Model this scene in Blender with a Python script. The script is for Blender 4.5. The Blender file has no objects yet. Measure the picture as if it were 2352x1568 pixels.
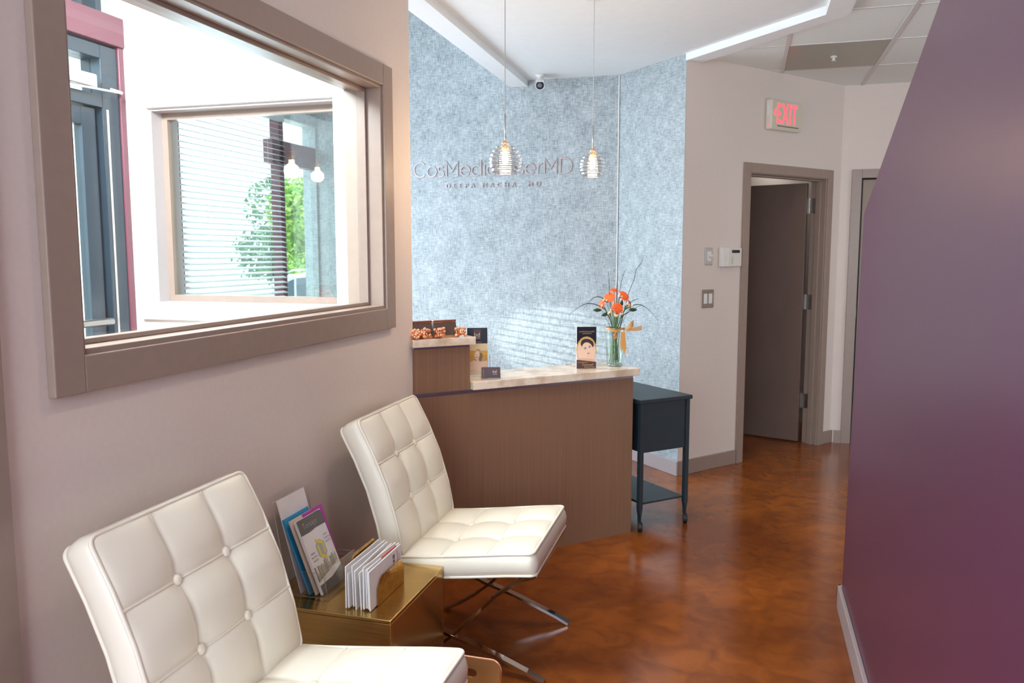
import bpy, bmesh, math, random
from mathutils import Vector, Matrix
R = math.radians
random.seed(7)
S = bpy.context.scene
COL = S.collection

# ---------------------------------------------------------------- camera
F_PX, HZ, YAW, CAM_H = 1862.0, 204.0, R(16.2), 1.5
cd = bpy.data.cameras.new('camera'); cam = bpy.data.objects.new('camera', cd); COL.objects.link(cam)
cd.sensor_width = 36.0; cd.lens = F_PX / 2352.0 * 36.0
cam.location = (0, 0, CAM_H)
cam.rotation_euler = (R(90) - math.atan(HZ / F_PX), 0, YAW)
cd.clip_start = 0.05; cd.clip_end = 300
cd.dof.use_dof = True; cd.dof.focus_distance = 2.9; cd.dof.aperture_fstop = 6.3
S.camera = cam

# ---------------------------------------------------------------- world, exposure, big lights
w = bpy.data.worlds.new('sky'); S.world = w; w.use_nodes = True
bg = w.node_tree.nodes['Background']
bg.inputs[0].default_value = (0.80, 0.90, 1.0, 1); bg.inputs[1].default_value = 3.2
vs = S.view_settings
vs.view_transform = 'Standard'; vs.look = 'None'; vs.gamma = 1.0; vs.use_curve_mapping = False
vs.exposure = 0.33
S.cycles.transparent_max_bounces = 24

def light(name, kind, loc, energy, color=(1, 1, 1), **kw):
    d = bpy.data.lights.new(name, kind); d.energy = energy; d.color = color
    for k, v in kw.items():
        if k not in ('rot', 'target'): setattr(d, k, v)
    o = bpy.data.objects.new(name, d); COL.objects.link(o); o.location = loc
    if 'rot' in kw: o.rotation_euler = kw['rot']
    if 'target' in kw:
        o.rotation_euler = (Vector(kw['target']) - Vector(loc)).to_track_quat('-Z', 'Y').to_euler()
    return o
# sun outside, from the street side
light('sun', 'SUN', (-6, -2, 8), 5.5, (1, .96, .88), angle=R(.6), target=(-6 + 1.1, -2 - .45, 8 - 1.5))
# daylight through the front windows behind the camera and through the side glass
light('front_window_daylight', 'AREA', (0.8, -2.93, 1.80), 118, (.82, .91, 1), shape='RECTANGLE', size=3.6, size_y=1.5, rot=(R(90), 0, 0))
light('side_window_daylight', 'AREA', (-1.40, -0.7, 1.4), 56, (.56, .74, 1), shape='RECTANGLE', size=2.2, size_y=2.3, rot=(0, R(-90), 0))
light('reception_window_daylight', 'AREA', (-3.24, 4.15, 1.5), 52, (.72, .85, 1), shape='RECTANGLE', size=1.5, size_y=1.9, rot=(0, R(-90), 0))
light('added_corridor_fill', 'AREA', (4.18, 4.6, 1.5), 8, (.95, .97, 1), shape='RECTANGLE', size=1.3, size_y=1.1, rot=(0, R(90), 0))  # added fill for the corridor, at a made-up opening in the right wall
light('added_vestibule_fill', 'AREA', (-2.2, 1.75, 2.75), 210, (.94, .96, 1), shape='RECTANGLE', size=.9, size_y=.8, rot=(R(28), 0, 0))  # added fill standing in for daylight in the vestibule, not a real fixture
# added spot standing in for sun glancing off a car, through the blinds
light('added_glint_spot', 'SPOT', (-8.6, 0.9, 1.9), 3000, (.97, 1, 1), spot_size=R(4.4), spot_blend=.5, shadow_soft_size=.02, target=(-1.36, 5.96, .80))

# ---------------------------------------------------------------- materials
MATS = {}
def mat(name, col=(.8, .8, .8), rough=.5, metal=0.0, **k):
    m = bpy.data.materials.new(name); m.use_nodes = True
    b = m.node_tree.nodes['Principled BSDF']
    b.inputs['Base Color'].default_value = (*col, 1); b.inputs['Roughness'].default_value = rough
    b.inputs['Metallic'].default_value = metal
    if 'spec' in k: b.inputs['Specular IOR Level'].default_value = k['spec']
    if 'coat' in k: b.inputs['Coat Weight'].default_value = k['coat']; b.inputs['Coat Roughness'].default_value = k.get('coatr', .1)
    if 'emit' in k: b.inputs['Emission Color'].default_value = (*k['emit'], 1); b.inputs['Emission Strength'].default_value = k.get('es', 1)
    if 'trans' in k: b.inputs['Transmission Weight'].default_value = k['trans']
    if 'alpha' in k: b.inputs['Alpha'].default_value = k['alpha']
    if 'sheen' in k: b.inputs['Sheen Weight'].default_value = k['sheen']
    MATS[name] = m
    return m
def noise_mat(name, c1, c2, scale=(5, 5, 5), rough=.5, metal=0.0, detail=6, bump=0.0, lo=.35, hi=.65, coord='Object', r2=None, **k):
    m = mat(name, c1, rough, metal, **k); nt = m.node_tree; N = nt.nodes; L = nt.links
    b = N['Principled BSDF']
    tc = N.new('ShaderNodeTexCoord'); mp = N.new('ShaderNodeMapping'); mp.inputs['Scale'].default_value = scale
    nz = N.new('ShaderNodeTexNoise'); nz.inputs['Scale'].default_value = 1; nz.inputs['Detail'].default_value = detail
    cr = N.new('ShaderNodeValToRGB'); cr.color_ramp.elements[0].position = lo; cr.color_ramp.elements[1].position = hi
    cr.color_ramp.elements[0].color = (*c1, 1); cr.color_ramp.elements[1].color = (*c2, 1)
    L.new(tc.outputs[coord], mp.inputs[0]); L.new(mp.outputs[0], nz.inputs[0]); L.new(nz.outputs['Fac'], cr.inputs[0]); L.new(cr.outputs[0], b.inputs['Base Color'])
    if bump:
        bp = N.new('ShaderNodeBump'); bp.inputs['Strength'].default_value = bump; bp.inputs['Distance'].default_value = .002
        L.new(nz.outputs['Fac'], bp.inputs['Height']); L.new(bp.outputs[0], b.inputs['Normal'])
    if r2 is not None:
        mr = N.new('ShaderNodeMapRange'); mr.inputs['To Min'].default_value = rough; mr.inputs['To Max'].default_value = r2
        L.new(nz.outputs['Fac'], mr.inputs[0]); L.new(mr.outputs[0], b.inputs['Roughness'])
    return m

paint = noise_mat('beige_wall_paint', (.71, .625, .57), (.73, .645, .59), (60, 60, 60), .55, bump=.05)
vpaint = noise_mat('vestibule_white_paint', (.80, .78, .77), (.82, .80, .79), (60, 60, 60), .5)
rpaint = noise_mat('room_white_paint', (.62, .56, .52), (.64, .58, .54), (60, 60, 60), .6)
trimm = noise_mat('taupe_trim_paint', (.31, .235, .195), (.325, .245, .205), (30, 30, 30), .35)
doorm = noise_mat('taupe_door_paint', (.150, .098, .078), (.165, .108, .086), (6, 6, 3), .45)
gyp = noise_mat('white_ceiling_paint', (.83, .87, .88), (.85, .89, .90), (20, 20, 20), .7)
tile = noise_mat('acoustic_tile', (.80, .86, .84), (.86, .92, .90), (160, 160, 160), .85, bump=.5, lo=.3, hi=.6)
gridm = mat('white_ceiling_grid', (.66, .65, .64), .4)
purple = noise_mat('purple_wall_paint', (.105, .030, .065), (.110, .032, .068), (40, 40, 40), .36, bump=.03)
basem = mat('grey_baseboard_paint', (.40, .34, .34), .4)
lam = noise_mat('brown_wood_laminate', (.225, .116, .066), (.272, .148, .090), (260, 260, 1.5), .42, detail=4)
stone = noise_mat('cream_marble_laminate', (.62, .47, .33), (.86, .74, .60), (14, 14, 14), .16, detail=8, lo=.36, hi=.6)
strip = mat('brushed_aluminium_strip', (.40, .38, .46), .3, 1.0)
leather = noise_mat('ivory_leather', (.85, .805, .67), (.87, .825, .695), (8, 8, 8), .36, bump=.03)
chrome = mat('polished_chrome', (.62, .58, .55), .07, 1.0)
brass = noise_mat('brushed_brass', (.56, .37, .12), (.64, .43, .15), (5, 160, 160), .17, 1.0, r2=.28)
hammer = noise_mat('hammered_brass', (.50, .27, .07), (.62, .36, .11), (55, 55, 55), .14, 1.0, bump=.6, detail=2)
copper = mat('polished_copper', (.98, .52, .33), .22, 1.0)
coppers = mat('satin_copper', (.82, .60, .36), .36, 1.0)
black = noise_mat('charcoal_painted_steel', (.012, .024, .033), (.015, .027, .037), (20, 20, 20), .42)
rubber = mat('black_rubber', (.012, .012, .012), .5)
ink = mat('dark_brochure_ink', (.012, .014, .028), .3)
white = mat('white_plastic', (.78, .78, .75), .35)
cream = mat('cream_plastic', (.72, .70, .62), .4)
paper = noise_mat('white_paper', (.80, .78, .77), (.84, .82, .81), (20, 20, 20), .7)
steel = mat('satin_steel', (.55, .54, .52), .3, 1.0)
nickel = mat('mirror_steel', (.50, .47, .42), .12, 1.0)
red_led = mat('red_led', (.8, .05, .08), .4, emit=(1, .10, .14), es=1.15)
bulbm = mat('bulb_glow', (1, .9, .7), .4, emit=(1, .78, .48), es=38)
letterm = mat('brushed_letter_metal', (.52, .43, .43), .30, .45)
storem = noise_mat('dark_storefront_aluminium', (.018, .034, .052), (.022, .040, .060), (9, 9, 9), .35, coat=.2)
redm = mat('dark_red_painted_steel', (.17, .055, .08), .35)
greyp = mat('grey_lens_panel', (.30, .30, .24), .28, .35)
blindm = mat('white_blind_slat', (.75, .76, .78), .5)

def translucent(m, f=.5):
    nt = m.node_tree; N = nt.nodes; b = N['Principled BSDF']; t = N.new('ShaderNodeBsdfTranslucent'); t.inputs[0].default_value = b.inputs['Base Color'].default_value
    x = N.new('ShaderNodeMixShader'); x.inputs[0].default_value = f
    nt.links.new(b.outputs[0], x.inputs[1]); nt.links.new(t.outputs[0], x.inputs[2]); nt.links.new(x.outputs[0], N['Material Output'].inputs[0])
translucent(blindm)
def glass_mat(name, tint=(1, 1, 1), gl=.10, rough=0.0, mult=1.5):
    m = bpy.data.materials.new(name); m.use_nodes = True; nt = m.node_tree; N = nt.nodes; L = nt.links
    N.remove(N['Principled BSDF']); out = N['Material Output']
    t = N.new('ShaderNodeBsdfTransparent'); t.inputs[0].default_value = (*tint, 1)
    g = N.new('ShaderNodeBsdfGlossy'); g.inputs['Roughness'].default_value = rough
    lw = N.new('ShaderNodeLayerWeight'); lw.inputs[0].default_value = .5
    f = N.new('ShaderNodeMath'); f.operation = 'POWER'; f.inputs[1].default_value = 4.0; L.new(lw.outputs['Facing'], f.inputs[0])
    mu = N.new('ShaderNodeMath'); mu.operation = 'MULTIPLY_ADD'; mu.inputs[1].default_value = mult * .55; mu.inputs[2].default_value = gl; mu.use_clamp = True
    mx = N.new('ShaderNodeMixShader')
    L.new(f.outputs[0], mu.inputs[0]); L.new(mu.outputs[0], mx.inputs[0]); L.new(t.outputs[0], mx.inputs[1]); L.new(g.outputs[0], mx.inputs[2]); L.new(mx.outputs[0], out.inputs[0])
    MATS[name] = m
    return m
pane = glass_mat('clear_window_glass', (.94, .98, .97), .04, 0, 1.2)
acryl = glass_mat('clear_acrylic', (.985, .99, .99), .035, .02, 1.0)
acedge = glass_mat('acrylic_edge', (.96, .95, .92), .30, .25, 1.2)
shade = glass_mat('ribbed_clear_glass', (.86, .87, .87), .15, .04, 1.6)
for n_ in shade.node_tree.nodes:
    if n_.type == 'MATH' and n_.operation == 'POWER': n_.inputs[1].default_value = 1.8
vaseg = glass_mat('vase_glass', (.95, .98, .97), .06, .01, 1.6)
gauze = glass_mat('orange_organza', (.95, .62, .20), .3, .8, .3)

def floor_material():
    m = mat('stained_concrete', (.2, .06, .02), .2, spec=.35, coat=.18, coatr=.12); nt = m.node_tree; N = nt.nodes; L = nt.links; b = N['Principled BSDF']
    tc = N.new('ShaderNodeTexCoord')
    def nz(sc, det, dist=0):
        n = N.new('ShaderNodeTexNoise'); n.inputs['Scale'].default_value = sc; n.inputs['Detail'].default_value = det; n.inputs['Distortion'].default_value = dist
        L.new(tc.outputs['Object'], n.inputs[0]); return n
    a = nz(1.3, 5, .3); c = nz(9, 9, .7)
    r1 = N.new('ShaderNodeValToRGB'); e = r1.color_ramp.elements
    e[0].position = .34; e[0].color = (.18, .042, .005, 1); e[1].position = .68; e[1].color = (.38, .105, .012, 1)
    r2 = N.new('ShaderNodeValToRGB'); e = r2.color_ramp.elements
    e[0].position = .30; e[0].color = (.55, .48, .44, 1); e[1].position = .62; e[1].color = (1, 1, 1, 1)
    mx = N.new('ShaderNodeMix'); mx.data_type = 'RGBA'; mx.blend_type = 'MULTIPLY'; mx.inputs[0].default_value = .75
    L.new(a.outputs['Fac'], r1.inputs[0]); L.new(c.outputs['Fac'], r2.inputs[0]); L.new(r1.outputs[0], mx.inputs[6]); L.new(r2.outputs[0], mx.inputs[7]); L.new(mx.outputs[2], b.inputs['Base Color'])
    bp = N.new('ShaderNodeBump'); bp.inputs['Strength'].default_value = .12; bp.inputs['Distance'].default_value = .004
    L.new(a.outputs['Fac'], bp.inputs['Height']); L.new(bp.outputs[0], b.inputs['Normal']); L.new(bp.outputs[0], b.inputs['Coat Normal'])
    return m
floorm = floor_material()
def wallpaper_material():
    m = mat('linen_wallpaper', (.5, .6, .65), .38, .0, spec=.5); nt = m.node_tree; N = nt.nodes; L = nt.links; b = N['Principled BSDF']
    tc = N.new('ShaderNodeTexCoord')
    def nz(scale, det):
        mp = N.new('ShaderNodeMapping'); mp.inputs['Scale'].default_value = scale
        n = N.new('ShaderNodeTexNoise'); n.inputs['Scale'].default_value = 1; n.inputs['Detail'].default_value = det
        L.new(tc.outputs['Object'], mp.inputs[0]); L.new(mp.outputs[0], n.inputs[0]); return n
    a = nz((170, 170, 22), 5); c = nz((24, 24, 120), 4); d = nz((10, 10, 10), 6)
    ad = N.new('ShaderNodeMath'); ad.operation = 'ADD'; L.new(a.outputs['Fac'], ad.inputs[0]); L.new(c.outputs['Fac'], ad.inputs[1])
    a2 = N.new('ShaderNodeMath'); a2.operation = 'MULTIPLY_ADD'; a2.inputs[1].default_value = .55; L.new(d.outputs['Fac'], a2.inputs[0]); L.new(ad.outputs[0], a2.inputs[2])
    r = N.new('ShaderNodeValToRGB'); e = r.color_ramp.elements
    mr = N.new('ShaderNodeMapRange'); mr.inputs['From Min'].default_value = .95; mr.inputs['From Max'].default_value = 1.60; L.new(a2.outputs[0], mr.inputs[0])
    e[0].position = 0; e[0].color = (.21, .25, .268, 1); e[1].position = 1; e[1].color = (.535, .605, .635, 1)
    L.new(mr.outputs[0], r.inputs[0]); L.new(r.outputs[0], b.inputs['Base Color'])
    bp = N.new('ShaderNodeBump'); bp.inputs['Strength'].default_value = .25; bp.inputs['Distance'].default_value = .001
    L.new(ad.outputs[0], bp.inputs['Height']); L.new(bp.outputs[0], b.inputs['Normal'])
    return m
wallpap = wallpaper_material()

# ---------------------------------------------------------------- mesh helpers
def bm_(): return bmesh.new()
def box(bm, x0, x1, y0, y1, z0, z1, mtx=None):
    vs_ = [bm.verts.new((x, y, z)) for x in (x0, x1) for y in (y0, y1) for z in (z0, z1)]
    for f in ((0, 1, 3, 2), (4, 6, 7, 5), (0, 4, 5, 1), (2, 3, 7, 6), (0, 2, 6, 4), (1, 5, 7, 3)):
        bm.faces.new([vs_[i] for i in f])
    if mtx is not None: bmesh.ops.transform(bm, matrix=mtx, verts=vs_)
    return vs_
def prism(bm, pts, h0, h1, axis='z', mtx=None):
    def mk(p, h): return (p[0], p[1], h) if axis == 'z' else ((p[0], h, p[1]) if axis == 'y' else (h, p[0], p[1]))
    a = [bm.verts.new(mk(p, h0)) for p in pts]; b = [bm.verts.new(mk(p, h1)) for p in pts]
    n = len(pts); bm.faces.new(a[::-1]); bm.faces.new(b)
    for i in range(n): bm.faces.new((a[i], a[(i + 1) % n], b[(i + 1) % n], b[i]))
    if mtx is not None: bmesh.ops.transform(bm, matrix=mtx, verts=a + b)
    return a + b
def tube(bm, pts, r, seg=8, caps=True, closed=False):
    pts = [Vector(p) for p in pts]; rings = []; n = len(pts); prev = None
    for i, p in enumerate(pts):
        if closed: t = pts[(i + 1) % n] - pts[i - 1]
        else: t = pts[min(i + 1, n - 1)] - pts[max(i - 1, 0)]
        t.normalize()
        if prev is None:
            a = Vector((0, 0, 1)) if abs(t.z) < .9 else Vector((1, 0, 0)); u = t.cross(a).normalized()
        else: u = (prev - t * prev.dot(t)).normalized()
        prev = u; v = t.cross(u); rr = r[i] if isinstance(r, (list, tuple)) else r
        rings.append([bm.verts.new(p + (u * math.cos(2 * math.pi * k / seg) + v * math.sin(2 * math.pi * k / seg)) * rr) for k in range(seg)])
    for i in range(n if closed else n - 1):
        A = rings[i]; B = rings[(i + 1) % n]
        for k in range(seg): bm.faces.new((A[k], A[(k + 1) % seg], B[(k + 1) % seg], B[k]))
    if caps and not closed: bm.faces.new(rings[0][::-1]); bm.faces.new(rings[-1])
def strap(bm, pts, y0, y1, th):
    """flat bar in the local xz plane: pts are (x,z), width from y0 to y1"""
    n = len(pts); P = [Vector((p[0], 0, p[1])) for p in pts]; rings = []
    for i in range(n):
        t = (P[min(i + 1, n - 1)] - P[max(i - 1, 0)]).normalized(); nn = Vector((-t.z, 0, t.x)) * th / 2
        rings.append([bm.verts.new((q.x, y, q.z)) for q, y in ((P[i] + nn, y0), (P[i] + nn, y1), (P[i] - nn, y1), (P[i] - nn, y0))])
    for i in range(n - 1):
        for k in range(4): bm.faces.new((rings[i][k], rings[i][(k + 1) % 4], rings[i + 1][(k + 1) % 4], rings[i + 1][k]))
    bm.faces.new(rings[0][::-1]); bm.faces.new(rings[-1])
def lathe(bm, prof, seg=24, mtx=None, cap0=True, cap1=True):
    rings = []; al = []
    for r, z in prof:
        ring = [bm.verts.new((r * math.cos(2 * math.pi * k / seg), r * math.sin(2 * math.pi * k / seg), z)) for k in range(seg)]
        rings.append(ring); al += ring
    for A, B in zip(rings, rings[1:]):
        for k in range(seg): bm.faces.new((A[k], A[(k + 1) % seg], B[(k + 1) % seg], B[k]))
    if cap0: bm.faces.new(rings[0][::-1])
    if cap1: bm.faces.new(rings[-1])
    if mtx is not None: bmesh.ops.transform(bm, matrix=mtx, verts=al)
def ball(bm, c, r, sub=2, sc=(1, 1, 1)):
    bmesh.ops.create_icosphere(bm, subdivisions=sub, radius=r, matrix=Matrix.Translation(c) @ Matrix.Diagonal((*sc, 1)))
def obj(name, bm, m, parent=None, smooth=False, bevel=0.0, label=None, kind=None):
    bmesh.ops.recalc_face_normals(bm, faces=bm.faces)
    me = bpy.data.meshes.new(name); bm.to_mesh(me); bm.free()
    for mm in (m if isinstance(m, (list, tuple)) else [m]): me.materials.append(mm)
    if smooth:
        for p in me.polygons: p.use_smooth = True
    o = bpy.data.objects.new(name, me); COL.objects.link(o)
    if parent is not None: o.parent = parent
    if bevel:
        b = o.modifiers.new('bevel', 'BEVEL'); b.width = bevel; b.segments = 2; b.limit_method = 'ANGLE'
    if label: o['label'] = label
    if kind: o['kind'] = kind
    return o
def part(name, m, parent, f, **k):
    bm = bm_(); f(bm); return obj(name, bm, m, parent, **k)
def bpart(name, m, parent, *b, **k):
    bm = bm_()
    for q in b: box(bm, *q)
    return obj(name, bm, m, parent, **k)
def thing(name, label, cat, loc=(0, 0, 0), rz=0.0, group=None, rot=None):
    o = bpy.data.objects.new(name, None); COL.objects.link(o); o.location = loc
    o.rotation_euler = rot if rot else (0, 0, rz); o.empty_display_size = .1
    o['label'] = label; o['category'] = cat
    if group: o['group'] = group
    return o
def tag(o, label, cat, group=None):
    o['label'] = label; o['category'] = cat
    if group: o['group'] = group
    return o
def struct(name, m, *b, loc=(0, 0, 0), rz=0.0, **k):
    o = bpart(name, m, None, *b, **k); o['kind'] = 'structure'; o.location = loc; o.rotation_euler = (0, 0, rz); return o
def sprism(name, m, pts, h0, h1, axis='z', **k):
    bm = bm_(); prism(bm, pts, h0, h1, axis); o = obj(name, bm, m, None, **k); o['kind'] = 'structure'; return o
def dup(o, loc=None, rot=None, label=None, scale=None):
    def cp(a, par):
        c = a.copy(); COL.objects.link(c)
        if par is not None: c.parent = par
        for ch in a.children: cp(ch, c)
        return c
    c = cp(o, None)
    if loc is not None: c.location = loc
    if rot is not None: c.rotation_euler = rot
    if scale is not None: c.scale = (scale,) * 3
    if label: c['label'] = label
    return c
def text_mesh(s, size, extrude=0.0, offset=0.0, align='LEFT', shear=0.0, sx=1.0):
    c = bpy.data.curves.new('t', 'FONT'); c.body = s; c.size = size; c.extrude = extrude; c.offset = offset; c.align_x = align; c.shear = shear
    c.resolution_u = 4
    o = bpy.data.objects.new('t', c); COL.objects.link(o)
    me = bpy.data.meshes.new_from_object(o.evaluated_get(bpy.context.evaluated_depsgraph_get()))
    bpy.data.objects.remove(o); bpy.data.curves.remove(c)
    if sx != 1.0:
        for v in me.vertices: v.co.x *= sx
    return me
def lettering(name, s, size, m, parent, loc, rot, label=None, **k):
    me = text_mesh(s, size, **k); me.materials.append(m); o = bpy.data.objects.new(name, me); COL.objects.link(o)
    o.parent = parent; o.location = loc; o.rotation_euler = rot
    if label: o['label'] = label
    return o
def ell(bm, cx, cz, rx, rz, y, n=20, a0=0.0, rotd=0.0):
    """flat ellipse in the xz plane facing -y"""
    vs_ = []
    for i in range(n):
        t = 2 * math.pi * i / n; x = rx * math.cos(t); z = rz * math.sin(t); q = R(rotd)
        vs_.append(bm.verts.new((cx + x * math.cos(q) - z * math.sin(q), y, cz + x * math.sin(q) + z * math.cos(q))))
    bm.faces.new(vs_)
def poly(bm, pts, y):
    bm.faces.new([bm.verts.new((p[0], y, p[1])) for p in pts])

# ---------------------------------------------------------------- setting: shell
HC = 2.76
WL = -1.45                                  # room face of the left wall
struct('floor', floorm, (-3.45, 4.2, -3.0, 9.2, -.10, 0.0))
struct('wall_left', paint,
       (-1.60, WL, 1.27, 1.475, 0, HC), (-1.60, WL, 3.065, 3.38, 0, HC),
       (-1.60, WL, 1.475, 3.065, 0, 1.275), (-1.60, WL, 1.475, 3.065, 2.165, HC),
       (-1.60, WL, 1.0, 1.27, 2.2, HC), (-1.60, WL, -3.0, 1.0, 2.62, HC), (-1.60, WL, -3.0, -1.95, 0, 2.62), (-1.60, WL, 0.55, 1.27, 0, 2.62))
struct('trim_1', trimm, (-1.47, -1.432, 1.12, 1.262, 0, 2.3))        # casing of the inner entry door
struct('wall_front', paint, (-3.45, 4.2, -3.12, -3.0, 0, .25), (-3.45, 4.2, -3.12, -3.0, 2.6, HC), (-3.45, -1.1, -3.12, -3.0, .25, 2.6), (2.7, 4.2, -3.12, -3.0, .25, 2.6))
struct('wall_right', paint, (4.2, 4.32, -3.12, 4.0, 0, HC), (4.2, 4.32, 5.2, 9.2, 0, HC), (4.2, 4.32, 4.0, 5.2, 0, .8), (4.2, 4.32, 4.0, 5.2, 2.2, HC))  # unseen opening added here to let fill light into the corridor
HR = 3.75                                   # higher ceiling over the reception side
struct('wall_back', wallpap, (-3.45, -.93, 5.96, 6.08, 0, HR))
ang = sprism('wall_angle', wallpap, [(0, 0), (.714, 0), (.59, .10), (0, .10)], 0, HC + .1); ang.location = (-.925, 5.955, 0); ang.rotation_euler = (0, 0, R(-45))
struct('baseboard_angle', basem, (.0, .722, -.014, 0, 0, .10), loc=(-.925, 5.955, 0), rz=R(-45), bevel=.003)
struct('trim_2', white, (-.933, -.925, 5.945, 5.953, 0, HC))          # pale bead in the wallpaper corner
# wall with the open door: local x runs along it, local y points behind it
DW = (-.42, 5.456, 0); DR = math.atan2(.776, .631)
DL, DRt, DH = .635, 1.545, 2.065
struct('wall_door_side', paint, (.10, DL, 0, .12, 0, HC), (DRt, 1.74, 0, .12, 0, HC), (DL, DRt, 0, .12, DH, HC), loc=DW, rz=DR)
bm = bm_(); prism(bm, [(0, 0), (.10, 0), (.10, .12), (.035, .12)], 0, HC); o = obj('wall_door_side', bm, paint); o['kind'] = 'structure'; o.location = DW; o.rotation_euler = (0, 0, DR)
struct('baseboard_door_side', trimm, (-.004, DL - .06, -.014, 0, 0, .10), (DRt + .06, 1.735, -.014, 0, 0, .10), loc=DW, rz=DR, bevel=.003)
FY = 6.785
struct('wall_far', paint, (.66, .80, FY, FY + .12, 0, HC), (1.72, 4.2, FY, FY + .12, 0, HC), (.80, 1.72, FY, FY + .12, 2.075, HC))
struct('far_door_light_block', rpaint, (.70, 1.9, FY + .30, FY + .36, 0, HC), (.70, .76, FY + .12, FY + .30, 0, HC), (1.84, 1.9, FY + .12, FY + .30, 0, HC))  # unseen backing added to block outside glow through the door gaps
struct('baseboard_far', trimm, (.69, .745, FY - .014, FY, 0, .10))
# doors
d1 = thing('door_1', '', '', DW, DR); del d1['label'], d1['category']; d1['kind'] = 'structure'
def frame_f(bm):
    for x0, x1, z0, z1 in ((DL - .055, DL + .012, 0, DH + .055), (DRt - .012, DRt + .055, 0, DH + .055), (DL + .012, DRt - .012, DH - .012, DH + .055)):
        box(bm, x0, x1, -.016, 0, z0, z1)
    for x0, x1 in ((DL, DL + .018), (DRt - .018, DRt)): box(bm, x0, x1, -.004, .124, 0, DH)
    box(bm, DL, DRt, -.004, .124, DH - .018, DH)
    for x0, x1 in ((DL + .018, DL + .03), (DRt - .03, DRt - .018)): box(bm, x0, x1, .035, .075, 0, DH - .018)
    box(bm, DL + .018, DRt - .018, .035, .075, DH - .03, DH - .018)
part('door_frame', trimm, d1, frame_f, bevel=.002)
leafE = bpy.data.objects.new('door_leaf', None)
ml = Matrix.Translation((DRt - .035, .135, 0)) @ Matrix.Rotation(R(180 - 72), 4, 'Z')
bm = bm_(); box(bm, .008, .89, -.022, .022, .012, DH - .035, ml); leaf = obj('door_leaf', bm, doorm, d1, bevel=.002)
for hz in (.28, 1.06, 1.80):
    bm = bm_(); box(bm, DRt - .0205, DRt - .018, .075, .118, hz, hz + .115)
    box(bm, .0, .012, .0225, .0245, hz, hz + .115, ml @ Matrix.Translation((0, -.047, 0)))
    tube(bm, [(DRt - .028, .126, hz), (DRt - .028, .126, hz + .115)], .007, 8)
    obj('hinge', bm, steel, d1)
d2 = thing('door_2', '', ''); del d2['label'], d2['category']; d2['kind'] = 'structure'
bpart('door_frame', trimm, d2, (.74, .81, FY - .016, FY + .12, 0, 2.13), (1.71, 1.78, FY - .016, FY + .12, 0, 2.13), (.81, 1.71, FY - .016, FY + .12, 2.065, 2.13), bevel=.002)
bpart('door_leaf', mat('lighter_taupe_door', (.27, .20, .145), .4), d2, (.826, 1.70, FY + .03, FY + .07, .012, 2.055))
bpart('strike_plate', steel, d2, (.806, .812, FY - .002, FY + .02, 1.0, 1.06))
bpart('gap_shade_strip', rubber, d2, (.811, .826, FY + .05, FY + .06, 0, 2.06))  # black strip stands in for the shade in the gap beside the leaf
# room behind the open door
struct('wall_closet', rpaint, (.12, 2.3, 2.1, 2.2, 0, HC), (2.2, 2.3, .14, 2.1, 0, HC), (.12, .22, .14, 2.1, 0, HC), loc=DW, rz=DR)
# ceilings
sprism('ceiling', gyp, [(-3.45, -3.0), (.44, -3.0), (.42, 4.62), (-.38, 5.50), (-.9, 6.0), (-1.70, 5.96), (-1.64, 3.30), (-3.45, 3.30)], HC + .006, HC + .12)
struct('ceiling_reception', gyp, (-3.45, -1.60, 3.38, 5.96, HR, HR + .1))
struct('wall_bulkhead', gyp, (-3.45, -1.60, 3.30, 3.38, HC + .01, HR))
sprism('wall_soffit_side', gyp, [(-1.60, 3.385), (-1.68, 3.385), (-1.735, 5.958), (-1.64, 5.958)], HC + .011, HR)
sprism('ceiling_tile', tile, [(.44, -3.0), (4.2, -3.0), (4.2, 9.2), (-3.2, 9.2), (-3.2, 6.085), (-.9, 6.085), (-.38, 5.50), (.42, 4.62)], HC, HC + .12)
ZB = 2.722
sprism('trim_3', gyp, [(-1.545, 3.385), (-1.685, 3.385), (-1.74, 5.958), (-1.61, 5.958)], ZB, HC + .01)
sprism('trim_4', gyp, [(-.425, 5.452), (.345, 4.63), (.36, -2.9), (.48, -2.9), (.465, 4.66), (-.338, 5.556)], ZB, HC + .01)
gb = []
for gx, ya in ((.187, 4.99), (.787, 1.5), (1.387, 1.5), (1.987, 1.5)): gb.append((gx - .012, gx + .012, ya, FY if gx > .68 else 6.18, HC - .005, HC))
for gy in (2.57, 3.28, 3.99, 4.70, 5.40, 6.11): gb.append((.47 if gy < 4.7 else max(-.26, .46 - (gy - 4.64) * .9), 4.1, gy - .006, gy + .006, HC - .0035, HC))
struct('trim_5', gridm, *gb)
gp = thing('sprinkler_panel', 'grey lens panel in the tiled ceiling with a white sprinkler at its centre', 'ceiling panel', (.487, 5.755, HC - .0045))
bpart('lens', greyp, gp, (-.286, .286, -.345, .345, 0, .003))
part('sprinkler_head', white, gp, lambda b: (lathe(b, [(.020, 0), (.020, -.006), (.008, -.010), (.008, -.022), (.014, -.024), (.014, -.027)], 14)))
# purple wall with slanted end
sprism('wall_purple', purple, [(-2.0, 0), (3.555, 0), (3.40, 1.65), (.46, HC), (-2.0, HC)], .42, .54, 'x')
struct('baseboard_purple', basem, (.404, .42, -2.0, 3.572, 0, .098), (.404, .55, 3.556, 3.572, 0, .098), bevel=.003)
struct('baseboard_left', trimm, (WL, WL + .013, 1.27, 3.36, 0, .10), bevel=.003)

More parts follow.
